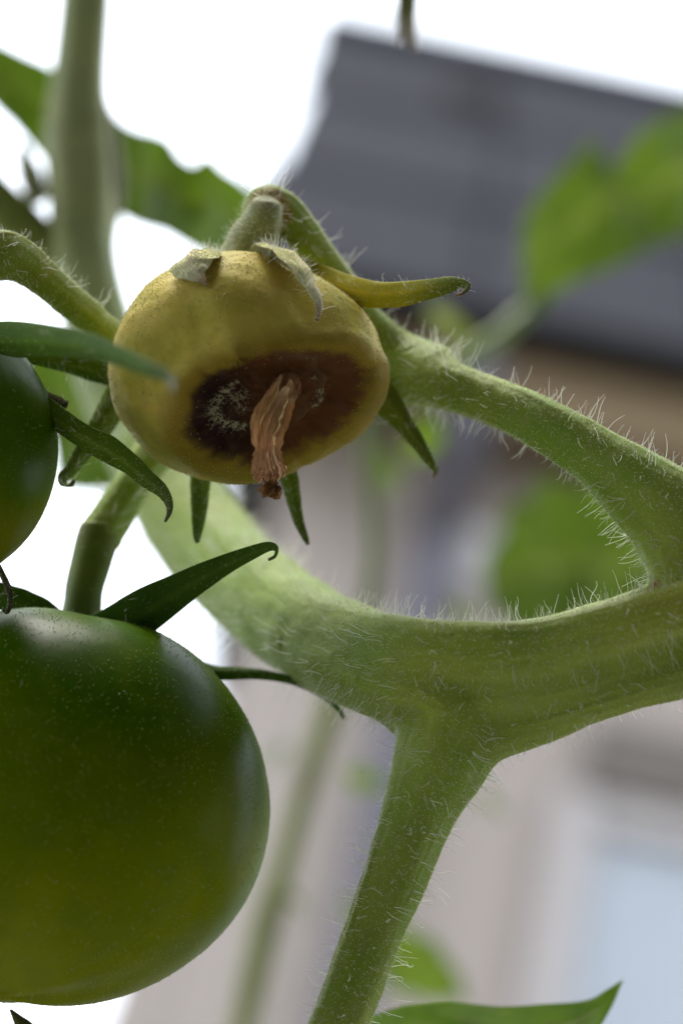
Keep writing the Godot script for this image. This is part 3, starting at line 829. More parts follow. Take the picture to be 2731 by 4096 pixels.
# ---------------------------------------------------------------- the plant that carries them
func plant() -> void:
	var t := thing("tomato_plant", "thick hairy green stem forking across the picture and rising blurred behind at the left", "tomato plant", Vector3(0.01943,1.1964,-0.32035))
	var yellow_at := [[Vector3(0.01554,1.18749,-0.30444), 0.006], [Vector3(0.03558,1.1919,-0.29645), 0.004], [Vector3(0.04377,1.21044,-0.29396), 0.007], [Vector3(0.04155,1.19784,-0.29641), 0.003]]
	var knuckle := Vector3(-0.01869,1.2546,-0.30768)
	var scar := Vector3(0.04394,1.21062,-0.30666)
	var rng := RandomNumberGenerator.new()
	rng.seed = 77
	var dye := func(p: Vector3) -> Color:
		var n := broad.get_noise_3dv(p * 700.0)
		var f := fine.get_noise_3dv(p * 1500.0)
		var c := Color(0.24, 0.32, 0.055).lerp(Color(0.165, 0.265, 0.032), clampf(0.5 + n, 0.0, 1.0)).lerp(Color(0.24, 0.28, 0.1), clampf(0.8 * f, 0.0, 0.5))
		for y in yellow_at:
			c = c.lerp(Color(0.3, 0.31, 0.03), 0.8 * exp(-pow(p.distance_to(y[0]) / (y[1] * 1.6), 2.0)))
		c = c.lerp(Color(0.19, 0.32, 0.01), clampf(fine.get_noise_3dv(p * 2600.0 + Vector3(70, 0, 0)) * 9.0 - 5.0, 0.0, 0.7))
		c = c.lerp(Color(0.15, 0.08, 0.04), clampf(fine.get_noise_3dv(p * 3100.0 + Vector3(0, 90, 0)) * 9.0 - 5.6, 0.0, 0.7))
		c = c.lerp(Color(0.24, 0.16, 0.03), 0.9 * smoothstep(0.0082, 0.0068, p.distance_to(knuckle) + 0.0008 * f))
		return c.lerp(Color(0.25, 0.1, 0.04), smoothstep(0.0014, 0.0004, p.distance_to(scar)))
	var chains := [
		[Vector4(-0.03438,1.24869,-0.40348,0.00759), Vector4(-0.02522,1.23558,-0.39229,0.00818), Vector4(-0.01398,1.22029,-0.37125,0.00769), Vector4(-0.0004,1.20539,-0.34475,0.00729), Vector4(0.01266,1.19683,-0.32445,0.00719), Vector4(0.02261,1.19682,-0.31807,0.00672), Vector4(0.03228,1.19934,-0.31502,0.00651), Vector4(0.0414,1.20371,-0.3113,0.00606), Vector4(0.05109,1.2091,-0.30828,0.00604)],
		[Vector4(0.00991,1.19556,-0.3313,0.00214), Vector4(0.01728,1.19068,-0.32669,0.00351), Vector4(0.02444,1.18991,-0.32271,0.00388), Vector4(0.03128,1.1917,-0.31833,0.00357), Vector4(0.03756,1.19414,-0.31425,0.00286), Vector4(0.04322,1.19653,-0.31126,0.0027), Vector4(0.05253,1.20115,-0.30798,0.00289)],
		[Vector4(-0.01175,1.21675,-0.36189,0.00237), Vector4(-0.0007,1.20557,-0.34042,0.00388), Vector4(0.01164,1.1986,-0.31742,0.00362), Vector4(0.0214,1.19803,-0.31018,0.0032), Vector4(0.03086,1.20047,-0.30716,0.00251), Vector4(0.03989,1.20425,-0.30366,0.0025), Vector4(0.0498,1.20912,-0.30082,0.00249)],
		[Vector4(0.00785,1.24393,-0.32859,0.00409), Vector4(0.0101,1.24087,-0.32332,0.00365), Vector4(0.01506,1.23798,-0.31905,0.00342), Vector4(0.02075,1.23503,-0.3148,0.00351), Vector4(0.02669,1.23199,-0.31165,0.00372), Vector4(0.03349,1.22828,-0.30981,0.00417), Vector4(0.039,1.22494,-0.3089,0.00518), Vector4(0.04528,1.2212,-0.30919,0.00655), Vector4(0.05183,1.21458,-0.31054,0.00687)],
		[Vector4(-0.03621,1.24489,-0.39848,0.00264), Vector4(-0.02759,1.23226,-0.38711,0.00255), Vector4(-0.01564,1.21653,-0.36517,0.00246), Vector4(-0.00179,1.20072,-0.33687,0.00211), Vector4(0.00944,1.19308,-0.32028,0.00214), Vector4(0.01701,1.1911,-0.31504,0.00197), Vector4(0.02202,1.18937,-0.31652,0.00153)],
		[Vector4(-0.0307,1.24641,-0.39792,0.00264), Vector4(-0.02098,1.23364,-0.38554,0.00233), Vector4(-0.01122,1.22043,-0.36428,0.00219), Vector4(0.00051,1.20613,-0.33756,0.00191), Vector4(0.01064,1.1966,-0.31762,0.00179), Vector4(0.01859,1.1955,-0.31163,0.00189), Vector4(0.02835,1.19697,-0.30929,0.00175), Vector4(0.03742,1.20029,-0.30531,0.0014), Vector4(0.05035,1.20668,-0.30171,0.00166)],
		[Vector4(0.02074,1.19152,-0.31489,0.00187), Vector4(0.01955,1.185,-0.31832,0.00225), Vector4(0.01844,1.17761,-0.32272,0.00192), Vector4(0.01684,1.1684,-0.32597,0.00164), Vector4(0.01535,1.15945,-0.32901,0.0015), Vector4(0.0134,1.14797,-0.33223,0.0015), Vector4(0.01278,1.14116,-0.33471,0.0015)],
		[Vector4(0.04543,1.21859,-0.30802,0.00342), Vector4(0.04741,1.21504,-0.30824,0.00461), Vector4(0.05117,1.21285,-0.30798,0.00511)],
		[Vector4(0.0086,1.24293,-0.32683,0.00369), Vector4(0.00349,1.24605,-0.33101,0.0042), Vector4(-0.0028,1.24978,-0.32859,0.00314), Vector4(-0.00815,1.25386,-0.32391,0.00263), Vector4(-0.01296,1.25671,-0.31968,0.00265), Vector4(-0.01665,1.25841,-0.31693,0.00314), Vector4(-0.0192,1.25874,-0.31575,0.0035), Vector4(-0.01987,1.25848,-0.31531,0.00342)],
		[Vector4(0.0086,1.24293,-0.32683,0.00369), Vector4(0.00431,1.24366,-0.33082,0.00441), Vector4(-0.00502,1.24573,-0.33964,0.00402), Vector4(-0.01825,1.24431,-0.34441,0.00387), Vector4(-0.02539,1.23729,-0.3459,0.0034), Vector4(-0.02996,1.22791,-0.34506,0.00306), Vector4(-0.03264,1.21937,-0.34285,0.00301), Vector4(-0.03443,1.21313,-0.34193,0.00329)],
		[Vector4(-0.01825,1.24431,-0.34441,0.00368), Vector4(-0.02961,1.24182,-0.33787,0.00274), Vector4(-0.03845,1.23886,-0.32831,0.00244), Vector4(-0.04294,1.2394,-0.32279,0.0024), Vector4(-0.04779,1.24046,-0.31708,0.00244), Vector4(-0.05145,1.24117,-0.31363,0.00292), Vector4(-0.05447,1.24063,-0.3117,0.00347), Vector4(-0.05648,1.23871,-0.31102,0.00317)],
		[Vector4(0.0229,1.19615,-0.31937,0.00588), Vector4(0.02114,1.18808,-0.32338,0.00693), Vector4(0.01929,1.17899,-0.32668,0.00513), Vector4(0.01782,1.16924,-0.32917,0.00446), Vector4(0.01621,1.16005,-0.33145,0.004), Vector4(0.01424,1.14846,-0.3346,0.00399), Vector4(0.01321,1.14152,-0.33713,0.00405)],
	]
	var m := flesh(chains, 0.00045, 0.0008, 0.0004, dye)
	var truss := part("stem", m, M.stem, t)
	var a := Vector3(-0.03835,1.25056,-0.39215)
	var ahead := func(p: Vector3, _n: Vector3, r: RandomNumberGenerator) -> bool: return r.randf() < 0.6 + 0.9 * broad.get_noise_3dv(p * 500.0)
	hairs(truss, 10500, 0.0009, 0.0042, Vector3(0, -0.15, 0), 81, ahead)
	hairs(truss, 24000, 0.0002, 0.0007, Vector3.ZERO, 84)
	glands(truss, 50000, 0.00014, M.gland, 82)
	# the same stem further back, out of focus
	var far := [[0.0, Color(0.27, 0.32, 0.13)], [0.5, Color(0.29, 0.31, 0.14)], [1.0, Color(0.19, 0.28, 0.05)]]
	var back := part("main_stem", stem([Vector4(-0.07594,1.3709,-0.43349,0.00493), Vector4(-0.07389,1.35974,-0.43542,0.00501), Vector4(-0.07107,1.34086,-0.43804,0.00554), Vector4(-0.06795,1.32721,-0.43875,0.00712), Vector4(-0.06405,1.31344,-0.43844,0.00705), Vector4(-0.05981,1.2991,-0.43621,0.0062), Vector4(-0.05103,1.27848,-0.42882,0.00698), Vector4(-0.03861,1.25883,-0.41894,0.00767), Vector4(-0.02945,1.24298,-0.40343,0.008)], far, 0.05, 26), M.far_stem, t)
	hairs(back, 700, 0.0008, 0.0025, Vector3.ZERO, 83)
	part("side_stem", stem([Vector4(-0.09461,1.31602,-0.43325,0.00474), Vector4(-0.08552,1.31159,-0.43592,0.0049), Vector4(-0.07619,1.30623,-0.43894,0.00501), Vector4(-0.06779,1.30064,-0.44203,0.00527), Vector4(-0.05905,1.29364,-0.44565,0.00503)], [[0.0, Color(0.15, 0.19, 0.04)], [1.0, Color(0.19, 0.22, 0.06)]], 0.04), M.far_stem, t)
	part("leaf_stalk", stem([Vector4(-0.06632,1.33736,-0.43825,0.00154), Vector4(-0.06165,1.32748,-0.43759,0.00213), Vector4(-0.05855,1.31741,-0.43912,0.00227), Vector4(-0.05776,1.30841,-0.44027,0.00201)], [[0.0, Color(0.2, 0.19, 0.11)], [1.0, Color(0.2, 0.19, 0.11)]], 0.04), M.far_stem, t)
	part("side_shoot", stem([Vector4(-0.07321,1.31254,-0.4409,0.00212), Vector4(-0.07605,1.31778,-0.44112,0.00244), Vector4(-0.07846,1.32217,-0.44165,0.00153), Vector4(-0.0794,1.32492,-0.44171,0.00071)], [[0.0, Color(0.3, 0.32, 0.2)], [1.0, Color(0.34, 0.34, 0.24)]], 0.1), M.far_stem, t)
	part("leaf", leaf([Vector3(-0.07226,1.35608,-0.46761), Vector3(-0.06559,1.35006,-0.46981), Vector3(-0.06085,1.34838,-0.47042), Vector3(-0.05646,1.34276,-0.45969), Vector3(-0.05233,1.34189,-0.46001), Vector3(-0.04961,1.3393,-0.46095), Vector3(-0.04637,1.33825,-0.46133), Vector3(-0.04381,1.34046,-0.46053), Vector3(-0.04007,1.33939,-0.46305), Vector3(-0.03491,1.33864,-0.46651), Vector3(-0.02974,1.33581,-0.47287), Vector3(-0.02596,1.33252,-0.47938)],
		[Vector3(-0.06618,1.32607,-0.46364), Vector3(-0.06151,1.32475,-0.46306), Vector3(-0.05908,1.32386,-0.46338), Vector3(-0.05648,1.32295,-0.46371), Vector3(-0.05122,1.31787,-0.45386), Vector3(-0.04802,1.31857,-0.45573), Vector3(-0.04404,1.31805,-0.45805), Vector3(-0.04054,1.31822,-0.46118), Vector3(-0.03644,1.31974,-0.46595), Vector3(-0.03272,1.32358,-0.472), Vector3(-0.02911,1.32808,-0.47568), Vector3(-0.0259,1.33227,-0.47947)], Vector3(0.05974,-0.59171,0.80393), 0.1, 0.5, Color(0.078, 0.135, 0.018), Color(0.13, 0.17, 0.04)), M.leaf, t)
	part("leaf", leaf([Vector3(-0.10604,1.35434,-0.45016), Vector3(-0.09387,1.35004,-0.4464), Vector3(-0.09045,1.34911,-0.44674), Vector3(-0.08444,1.34675,-0.44547), Vector3(-0.07965,1.34486,-0.44403), Vector3(-0.07262,1.34215,-0.44395)], [Vector3(-0.10014,1.33458,-0.44139), Vector3(-0.08932,1.33319,-0.44189), Vector3(-0.08572,1.3312,-0.44262), Vector3(-0.08212,1.3292,-0.44335), Vector3(-0.07896,1.32687,-0.44419), Vector3(-0.07236,1.32283,-0.44779)], Vector3(0.05974,-0.59171,0.80393), 0.1, 0.5, Color(0.078, 0.135, 0.018), Color(0.13, 0.17, 0.04)), M.leaf, t)
	part("leaf", leaf([Vector3(-0.07348,1.29159,-0.48364), Vector3(-0.07321,1.29527,-0.4823), Vector3(-0.06885,1.29795,-0.48132), Vector3(-0.0628,1.29636,-0.47658), Vector3(-0.05723,1.29646,-0.47123), Vector3(-0.05008,1.29383,-0.46686), Vector3(-0.04274,1.28979,-0.46301)], [Vector3(-0.07273,1.2907,-0.48396), Vector3(-0.06786,1.28251,-0.48162), Vector3(-0.06325,1.27644,-0.47851), Vector3(-0.05924,1.26683,-0.47669), Vector3(-0.05342,1.26433,-0.47228), Vector3(-0.04747,1.26616,-0.47161), Vector3(-0.03864,1.27167,-0.46961)], Vector3(0.05974,-0.59171,0.80393), 0.1, 0.5, Color(0.078, 0.135, 0.018), Color(0.13, 0.17, 0.04)), M.leaf, t)


func leaves() -> void:
	var base := Color(0.072, 0.122, 0.022)
	var vein := Color(0.16, 0.2, 0.07)
	var t := thing("tomato_leaf", "bright green blurred leaf with a toothed edge against the slate roof at the right", "leaf", Vector3(0.04134,1.40441,-0.63413))
	part("blade", leaf([Vector3(0.04027,1.4042,-0.6342), Vector3(0.03505,1.41733,-0.62411), Vector3(0.03456,1.42762,-0.62036), Vector3(0.03939,1.43927,-0.62144), Vector3(0.04443,1.44656,-0.61879), Vector3(0.04905,1.4558,-0.62074), Vector3(0.05181,1.45255,-0.62193), Vector3(0.05664,1.45028,-0.62807), Vector3(0.05959,1.45724,-0.62554), Vector3(0.06385,1.46439,-0.62294), Vector3(0.07483,1.47664,-0.62912), Vector3(0.09115,1.48929,-0.63516)],
		[Vector3(0.0422,1.40389,-0.63432), Vector3(0.04637,1.40842,-0.63267), Vector3(0.04989,1.41192,-0.6314), Vector3(0.05709,1.41684,-0.6296), Vector3(0.06458,1.42183,-0.62779), Vector3(0.06946,1.42635,-0.62827), Vector3(0.07372,1.43008,-0.63011), Vector3(0.07819,1.43498,-0.63364), Vector3(0.08148,1.4374,-0.63276), Vector3(0.08595,1.44234,-0.63629), Vector3(0.09109,1.4483,-0.63944), Vector3(0.10131,1.46148,-0.64528)], Vector3(0.15273,-0.57039,0.80705), 0.08, 0.6, base, vein), M.leaf, t)
	part("stalk", stem([Vector4(0.04492,1.40827,-0.63272,0.00189), Vector4(0.04078,1.4036,-0.63442,0.00232), Vector4(0.03335,1.39068,-0.62849,0.00272), Vector4(0.02522,1.37883,-0.62215,0.00296), Vector4(0.01627,1.36233,-0.61752,0.00292)], [[0.0, Color(0.13, 0.2, 0.04)], [1.0, Color(0.13, 0.2, 0.05)]], 0.05), M.far_stem, t)
	part("leaflet", leaf([Vector3(0.032,1.38697,-0.62984), Vector3(0.02265,1.39267,-0.62776), Vector3(0.01549,1.39783,-0.6312), Vector3(0.01149,1.39845,-0.6363)], [Vector3(0.03012,1.38251,-0.62614), Vector3(0.02327,1.38387,-0.62564), Vector3(0.01779,1.38826,-0.62937), Vector3(0.01207,1.39752,-0.63664)], Vector3(-0.05974,-0.06348,0.99619), 0.1, 0.5, Color(0.2, 0.24, 0.1), vein), M.leaf, t)
	part("leaflet", leaf([Vector3(0.01821,1.36005,-0.61835), Vector3(0.01486,1.35604,-0.61981), Vector3(0.01324,1.35289,-0.62627), Vector3(0.01619,1.34855,-0.63317)], [Vector3(0.01904,1.35954,-0.61853), Vector3(0.02248,1.35689,-0.6195), Vector3(0.02382,1.35366,-0.626), Vector3(0.01703,1.34804,-0.63336)], Vector3(-0.04077,-0.15512,0.98705), 0.1, 0.5, base, vein), M.leaf, t)
	t = thing("tomato_leaf", "green leaf out of focus in the gap between the two arms of the fork", "leaf", Vector3(0.08434,1.39044,-0.79884))
	part("blade", leaf([Vector3(0.05388,1.37758,-0.80352), Vector3(0.05341,1.38766,-0.79985), Vector3(0.05712,1.39518,-0.79712), Vector3(0.05615,1.40346,-0.7941), Vector3(0.06404,1.40842,-0.79229), Vector3(0.06836,1.42048,-0.79855), Vector3(0.08083,1.41783,-0.79951), Vector3(0.08932,1.42467,-0.79702), Vector3(0.0999,1.41821,-0.79937), Vector3(0.11129,1.42568,-0.8073), Vector3(0.13009,1.41801,-0.82073)], [Vector3(0.05511,1.37613,-0.80405), Vector3(0.05815,1.36759,-0.80183), Vector3(0.06486,1.36239,-0.79841), Vector3(0.07094,1.35523,-0.80101), Vector3(0.07789,1.35997,-0.79929), Vector3(0.08737,1.35349,-0.80165), Vector3(0.09463,1.3608,-0.79898), Vector3(0.10703,1.36192,-0.80922), Vector3(0.1121,1.37141,-0.80577), Vector3(0.12315,1.37998,-0.81329), Vector3(0.13066,1.41549,-0.82165)], Vector3(0.04077,-0.51564,0.85583), 0.08, 0.6, base, vein), M.leaf, t)
	t = thing("tomato_leaf", "green leaf with a pale rim rising at the bottom edge right of the stem", "leaf", Vector3(0.03607,1.1575,-0.36856))
	part("blade", leaf([Vector3(0.01692,1.15358,-0.37211), Vector3(0.02093,1.15615,-0.37012), Vector3(0.02505,1.15815,-0.36833), Vector3(0.03157,1.15967,-0.36671), Vector3(0.03909,1.16066,-0.36635), Vector3(0.04641,1.16256,-0.36566), Vector3(0.05182,1.16429,-0.36502), Vector3(0.05443,1.16649,-0.36423), Vector3(0.0563,1.16814,-0.36363)], [Vector3(0.01782,1.14538,-0.36233), Vector3(0.02624,1.14309,-0.35891), Vector3(0.03335,1.14359,-0.3566), Vector3(0.04031,1.14568,-0.35584), Vector3(0.0455,1.1495,-0.35764), Vector3(0.05068,1.15455,-0.36006), Vector3(0.05325,1.15903,-0.36162), Vector3(0.05512,1.16343,-0.36321), Vector3(0.0564,1.16805,-0.36366)], Vector3(0.10697,-0.76618,0.63366), 0.12, 0.4, Color(0.1, 0.19, 0.014), vein), M.leaf, t)
	var tip := tag(part("leaf_tip", blade([Vector4(-0.02567,1.13753,-0.34816,0.00212), Vector4(-0.02806,1.1401,-0.34722,0.00148), Vector4(-0.02984,1.14161,-0.34668,0.00071), Vector4(-0.03108,1.14262,-0.34631,0.00018)], Vector3(0,-0.34202,0.93969), 0.3, [[0.0, Color(0.05, 0.08, 0.015)], [1.0, Color(0.09, 0.08, 0.03)]]), M.sepal, self), "small pointed green leaf tip in the bottom left corner below the large tomato", "leaf")
	tip.name = "leaf_tip"
	t = thing("dry_shoot", "thin withered shoot tip hanging into the top edge above the roof", "shoot", Vector3(-0.00783,1.33036,-0.36311))
	part("stalk", blade([Vector4(-0.0087,1.34562,-0.37884,0.00201), Vector4(-0.00779,1.34054,-0.38069,0.0021), Vector4(-0.00715,1.33628,-0.38224,0.00201), Vector4(-0.00595,1.33345,-0.38327,0.00137), Vector4(-0.00461,1.33064,-0.38429,0.00046)], Vector3(0.19183,-0.29706,0.93539), 0.4, [[0.0, Color(0.12, 0.15, 0.04)], [0.6, Color(0.14, 0.14, 0.06)], [1.0, Color(0.3, 0.25, 0.2)]]), M.sepal, t)
	for k in 5:
		var s := 14.0 * (k - 2)
		part("filament", blade([Vector4(-0.00682,1.32554,-0.36487,0.00022), Vector4(-0.0065,1.32351,-0.3656,0.00026), Vector4(-0.00617,1.32106,-0.36649,0.00017)].map(func(q: Vector4) -> Vector4: return q + Vector4(s * 0.00004 * (1.0 + k % 2), -absf(s) * 0.000012, s * 0.00003, 0.0)), Vector3(0,-0.34202,0.93969), 0.2, [[0.0, Color(0.3, 0.27, 0.18)], [1.0, Color(0.4, 0.36, 0.3)]]), M.sepal, t)
	# a second plant, far out of focus
	t = thing("tomato_plant", "slender pale tomato stalk with a few leaves, blurred before the beige wall", "tomato plant", Vector3(0.00396,1.23153,-0.75026))
	var pale := [[0.0, Color(0.26, 0.3, 0.1)], [1.0, Color(0.27, 0.3, 0.11)]]
	part("stem", stem([Vector4(0.01091,1.32041,-0.71791,0.00389), Vector4(0.00947,1.30217,-0.72455,0.00405), Vector4(0.00719,1.27704,-0.7337,0.00374), Vector4(0.0052,1.25421,-0.74201,0.00389), Vector4(0.00358,1.23145,-0.75029,0.00467), Vector4(0.00314,1.19995,-0.76175,0.00405), Vector4(0.00262,1.18116,-0.7686,0.00428)], pale, 0.05), M.far_stem, t)
	part("side_stem", stem([Vector4(0.00214,1.37884,-0.66472,0.00299), Vector4(0.00607,1.35809,-0.67227,0.00269), Vector4(0.01199,1.34101,-0.68913,0.00258), Vector4(0.0137,1.32919,-0.71471,0.00311), Vector4(0.01188,1.31611,-0.71947,0.0035)], [[0.0, Color(0.16, 0.2, 0.08)], [1.0, Color(0.2, 0.22, 0.12)]], 0.05), M.far_stem, t)
	for q in [[1050, 3700, -60, 120, 0.5], [1450, 3120, 160, 60, 0.9], [1640, 3850, 300, 240, 1.1], [1120, 3010, -90, 90, 0.5], [1960, 3210, 90, 90, 0.5], [1450, 3680, 120, 160, 0.7], [1180, 3600, 90, 100, 0.5], [430, 1600, 320, 240, 1.0], [380, 1900, 160, 160, 0.8], [1830, 2450, 120, 60, 0.6], [1500, 1830, 130, 190, 0.7]]:
		small_leaf(t, q[0], q[1], q[2], q[3], q[4], base, vein)


# a leaf of the far plant, hanging from (x, y) on the plane 0.75 m from the lens mark, reaching (dx, dy) further, w wide
func small_leaf(t: Node3D, x: float, y: float, dx: float, dy: float, w: float, base: Color, vein: Color) -> void:
	var o := Vector3(0,1.35652,-0.70477)
	var ex := Vector3(0.00007614,0.00001521,0.00000554)
	var ey := Vector3(0.00001618,-0.00007155,-0.00002604)
	var L := []
	var R := []
	var half := Vector2(-dy, dx) * 0.3 * w
	for k in 8:
		var s := k / 7.0
		var c := Vector2(x - dx * 0.5, y - dy * 0.5) + Vector2(dx, dy) * s * 1.3
		var wide := sin(PI * pow(s, 0.8)) + 0.12 * (k % 2)
		var back := Vector3(0,-0.34202,0.93969) * (-0.012 * s)
		L.append(o + ex * (c.x + half.x * wide - 1365.5) + ey * (c.y + half.y * wide - 2048.0) + back)
		R.append(o + ex * (c.x - half.x * wide - 1365.5) + ey * (c.y - half.y * wide - 2048.0) - back)
	part("leaf", leaf(L, R, Vector3(0.04077,-0.51564,0.85583), 0.1, 0.5, base, vein), M.leaf, t)


# ---------------------------------------------------------------- the house behind
func block(lo: Vector3, hi: Vector3, cut := 0.004) -> ArrayMesh:
	return hull([lo, Vector3(hi.x, lo.y, lo.z), Vector3(hi.x, hi.y, lo.z), Vector3(lo.x, hi.y, lo.z), Vector3(lo.x, lo.y, hi.z), Vector3(hi.x, lo.y, hi.z), hi, Vector3(lo.x, hi.y, hi.z)], cut)


# a six-sided block from its eight corners (back four, front four), its edges eased by a chamfer
func hull(c: Array, cut := 0.004) -> ArrayMesh:
	var V := PackedVector3Array()
	var C := PackedColorArray()
	var I := PackedInt32Array()
	var quads := [[0, 1, 2, 3], [4, 5, 6, 7], [0, 1, 5, 4], [3, 2, 6, 7], [0, 3, 7, 4], [1, 2, 6, 5]]
	var at := {}
	for f in 6:
		for k in 4:
			var p: Vector3 = c[quads[f][k]]
			var a: Vector3 = c[quads[f][(k + 1) % 4]]
			var b: Vector3 = c[quads[f][(k + 3) % 4]]
			at[[f, quads[f][k]]] = V.size()
			V.append(p + (a - p).normalized() * cut + (b - p).normalized() * cut)
			C.append(Color.WHITE)
	for f in 6:
		var q := [at[[f, quads[f][0]]], at[[f, quads[f][1]]], at[[f, quads[f][2]]], at[[f, quads[f][3]]]]
		face(V, I, [q[0], q[1], q[2], q[3]], c)
		for g in range(f + 1, 6):
			var common := []
			for k in quads[f]:
				if k in quads[g]:
					common.append(k)
			if common.size() == 2:
				face(V, I, [at[[f, common[0]]], at[[f, common[1]]], at[[g, common[1]]], at[[g, common[0]]]], c)
	for k in 8:
		var three := []
		for f in 6:
			if k in quads[f]:
				three.append(at[[f, k]])
		face(V, I, three, c)
	return closed(V, C, I, true)


func face(V: PackedVector3Array, I: PackedInt32Array, q: Array, c: Array) -> void:
	var mid := Vector3.ZERO
	for p in c:
		mid += p / 8.0
	var n := (V[q[1]] - V[q[0]]).cross(V[q[2]] - V[q[0]])
	var out := n.dot(V[q[0]] - mid) > 0.0
	for k in range(1, q.size() - 1):
		I.append_array([q[0], q[k], q[k + 1]] if out else [q[0], q[k + 1], q[k]])


func house() -> void:
	var t := thing("house", "low house with dark slate roof and beige wall, far out of focus", "house", Vector3(1.4, 0, -4))
	var x0 := -0.225
	var x1 := 3.2
	var eave := Vector3(0, 2.515, -3.0)
	var up := Vector3(0, 0.93, -0.92).normalized()
	var out := Vector3(0, 0.92, 0.93).normalized()
	var wall := part("wall", block(Vector3(-0.095, 0, -5.0), Vector3(x1 - 0.1, 2.45, -3.17)), M.plaster, t)
	part("buttress", hull([Vector3(-0.36, 0, -3.6), Vector3(-0.098, 0, -3.6), Vector3(-0.098, 2.0, -3.6), Vector3(-0.105, 2.0, -3.6), Vector3(-0.36, 0, -3.173), Vector3(-0.098, 0, -3.173), Vector3(-0.098, 2.0, -3.173), Vector3(-0.105, 2.0, -3.173)], 0.002), M.plaster, t)
	wall.set_meta("label", "beige plastered wall")
	var roof := part("roof", hull([Vector3(x0 + 0.02, 2.46, -3.02), Vector3(x1, 2.46, -3.02), Vector3(x1, 3.38, -3.93), Vector3(x0 + 0.02, 3.38, -3.93), Vector3(x0 + 0.02, 2.42, -4.9), Vector3(x1, 2.42, -4.9), Vector3(x1, 2.46, -4.9), Vector3(x0 + 0.02, 2.46, -4.9)]), M.slate, t)
	var rng := RandomNumberGenerator.new()
	rng.seed = 4
	for row in 3:
		for k in 10:
			var xa := x0 + k * 0.34 + (0.0 if row % 2 == 0 else 0.02)
			var a := eave + up * (0.44 * row - 0.03)
			var b := eave + up * (0.44 * row + 0.435)
			var th := out * (0.014 + rng.randf() * 0.005)
			var lift := out * 0.012
			var X0 := Vector3(xa, 0, 0)
			var X1 := Vector3(xa + 0.333, 0, 0)
			part("roof_tile", hull([X0 + b + lift * 0.2, X1 + b + lift * 0.2, X1 + b + out * 0.02, X0 + b + out * 0.02, X0 + a + lift, X1 + a + lift, X1 + a + lift + th, X0 + a + lift + th]), M.slate, roof)
	part("ridge_cap", block(Vector3(x0 - 0.01, 3.4, -4.0), Vector3(x1, 3.485, -3.86), 0.02), M.slate, roof)
	part("vent", hull([Vector3(0.02, 3.17, -3.8), Vector3(0.13, 3.17, -3.8), Vector3(0.13, 3.33, -3.8), Vector3(0.02, 3.33, -3.8), Vector3(0.02, 3.13, -3.62), Vector3(0.13, 3.13, -3.62), Vector3(0.125, 3.22, -3.62), Vector3(0.025, 3.22, -3.62)]), M.gutter, roof)
	part("gutter", block(Vector3(x0, 2.482, -3.0), Vector3(x1, 2.505, -2.97), 0.008), M.gutter, t)
	part("eaves_board", block(Vector3(x0 + 0.02, 2.375, -3.04), Vector3(x1, 2.48, -3.015)), M.timber, t)
	part("soffit", block(Vector3(x0 + 0.02, 2.382, -3.17), Vector3(x1, 2.4, -3.042)), M.timber, t)
	part("downpipe", stem([Vector4(0.142, 2.43, -2.97, 0.03), Vector4(0.142, 2.33, -3.0, 0.03), Vector4(0.14, 2.24, -3.11, 0.03), Vector4(0.138, 2.1, -3.12, 0.03), Vector4(0.13, 0.05, -3.12, 0.03)], [[0.0, Color(1, 1, 1)], [1.0, Color(1, 1, 1)]], 0.0, 20), M.pipe, t)
	var vent := part("wall_vent", block(Vector3(0.13938,2.17168,-3.16), Vector3(0.13938,2.17168,-3.16) + Vector3(0.075, 0.09, 0.03), 0.006), M.white, t)
	for k in 5:
		var o := Vector3(0.13806,2.16151,-3.13) + Vector3(0.008, 0.012 + 0.015 * k, 0.0)
		part("slat", hull([o, o + Vector3(0.059, 0, 0), o + Vector3(0.059, 0.01, 0), o + Vector3(0, 0.01, 0), o + Vector3(0, -0.002, 0.012), o + Vector3(0.059, -0.002, 0.012), o + Vector3(0.059, 0.002, 0.012), o + Vector3(0, 0.002, 0.012)], 0.0008), M.white, vent)
	part("lintel", block(Vector3(0.4, 1.93, -3.17), Vector3(1.5, 2.03, -3.13)), M.lintel, t)
	var win := part("window", block(Vector3(0.36, 0.9, -3.169), Vector3(0.42, 1.925, -3.14)), M.frame, t)
	part("frame", block(Vector3(1.4, 0.9, -3.169), Vector3(1.46, 1.925, -3.14)), M.frame, win)
	part("frame", block(Vector3(0.423, 0.9, -3.169), Vector3(1.397, 0.95, -3.14)), M.frame, win)
	part("frame", block(Vector3(0.423, 1.88, -3.169), Vector3(1.397, 1.925, -3.14)), M.frame, win)
	part("reflection_sheet", block(Vector3(0.423, 0.953, -3.168), Vector3(1.397, 1.877, -3.162)), M.reflection_sheet, win)  # sheet coloured to stand in for sky reflected in the pane
	part("pane", block(Vector3(0.423, 0.953, -3.156), Vector3(1.397, 1.877, -3.152), 0.0005), M.glass, win)
	part("sill", block(Vector3(0.3, 0.85, -3.17), Vector3(1.52, 0.895, -3.08)), M.white, win)


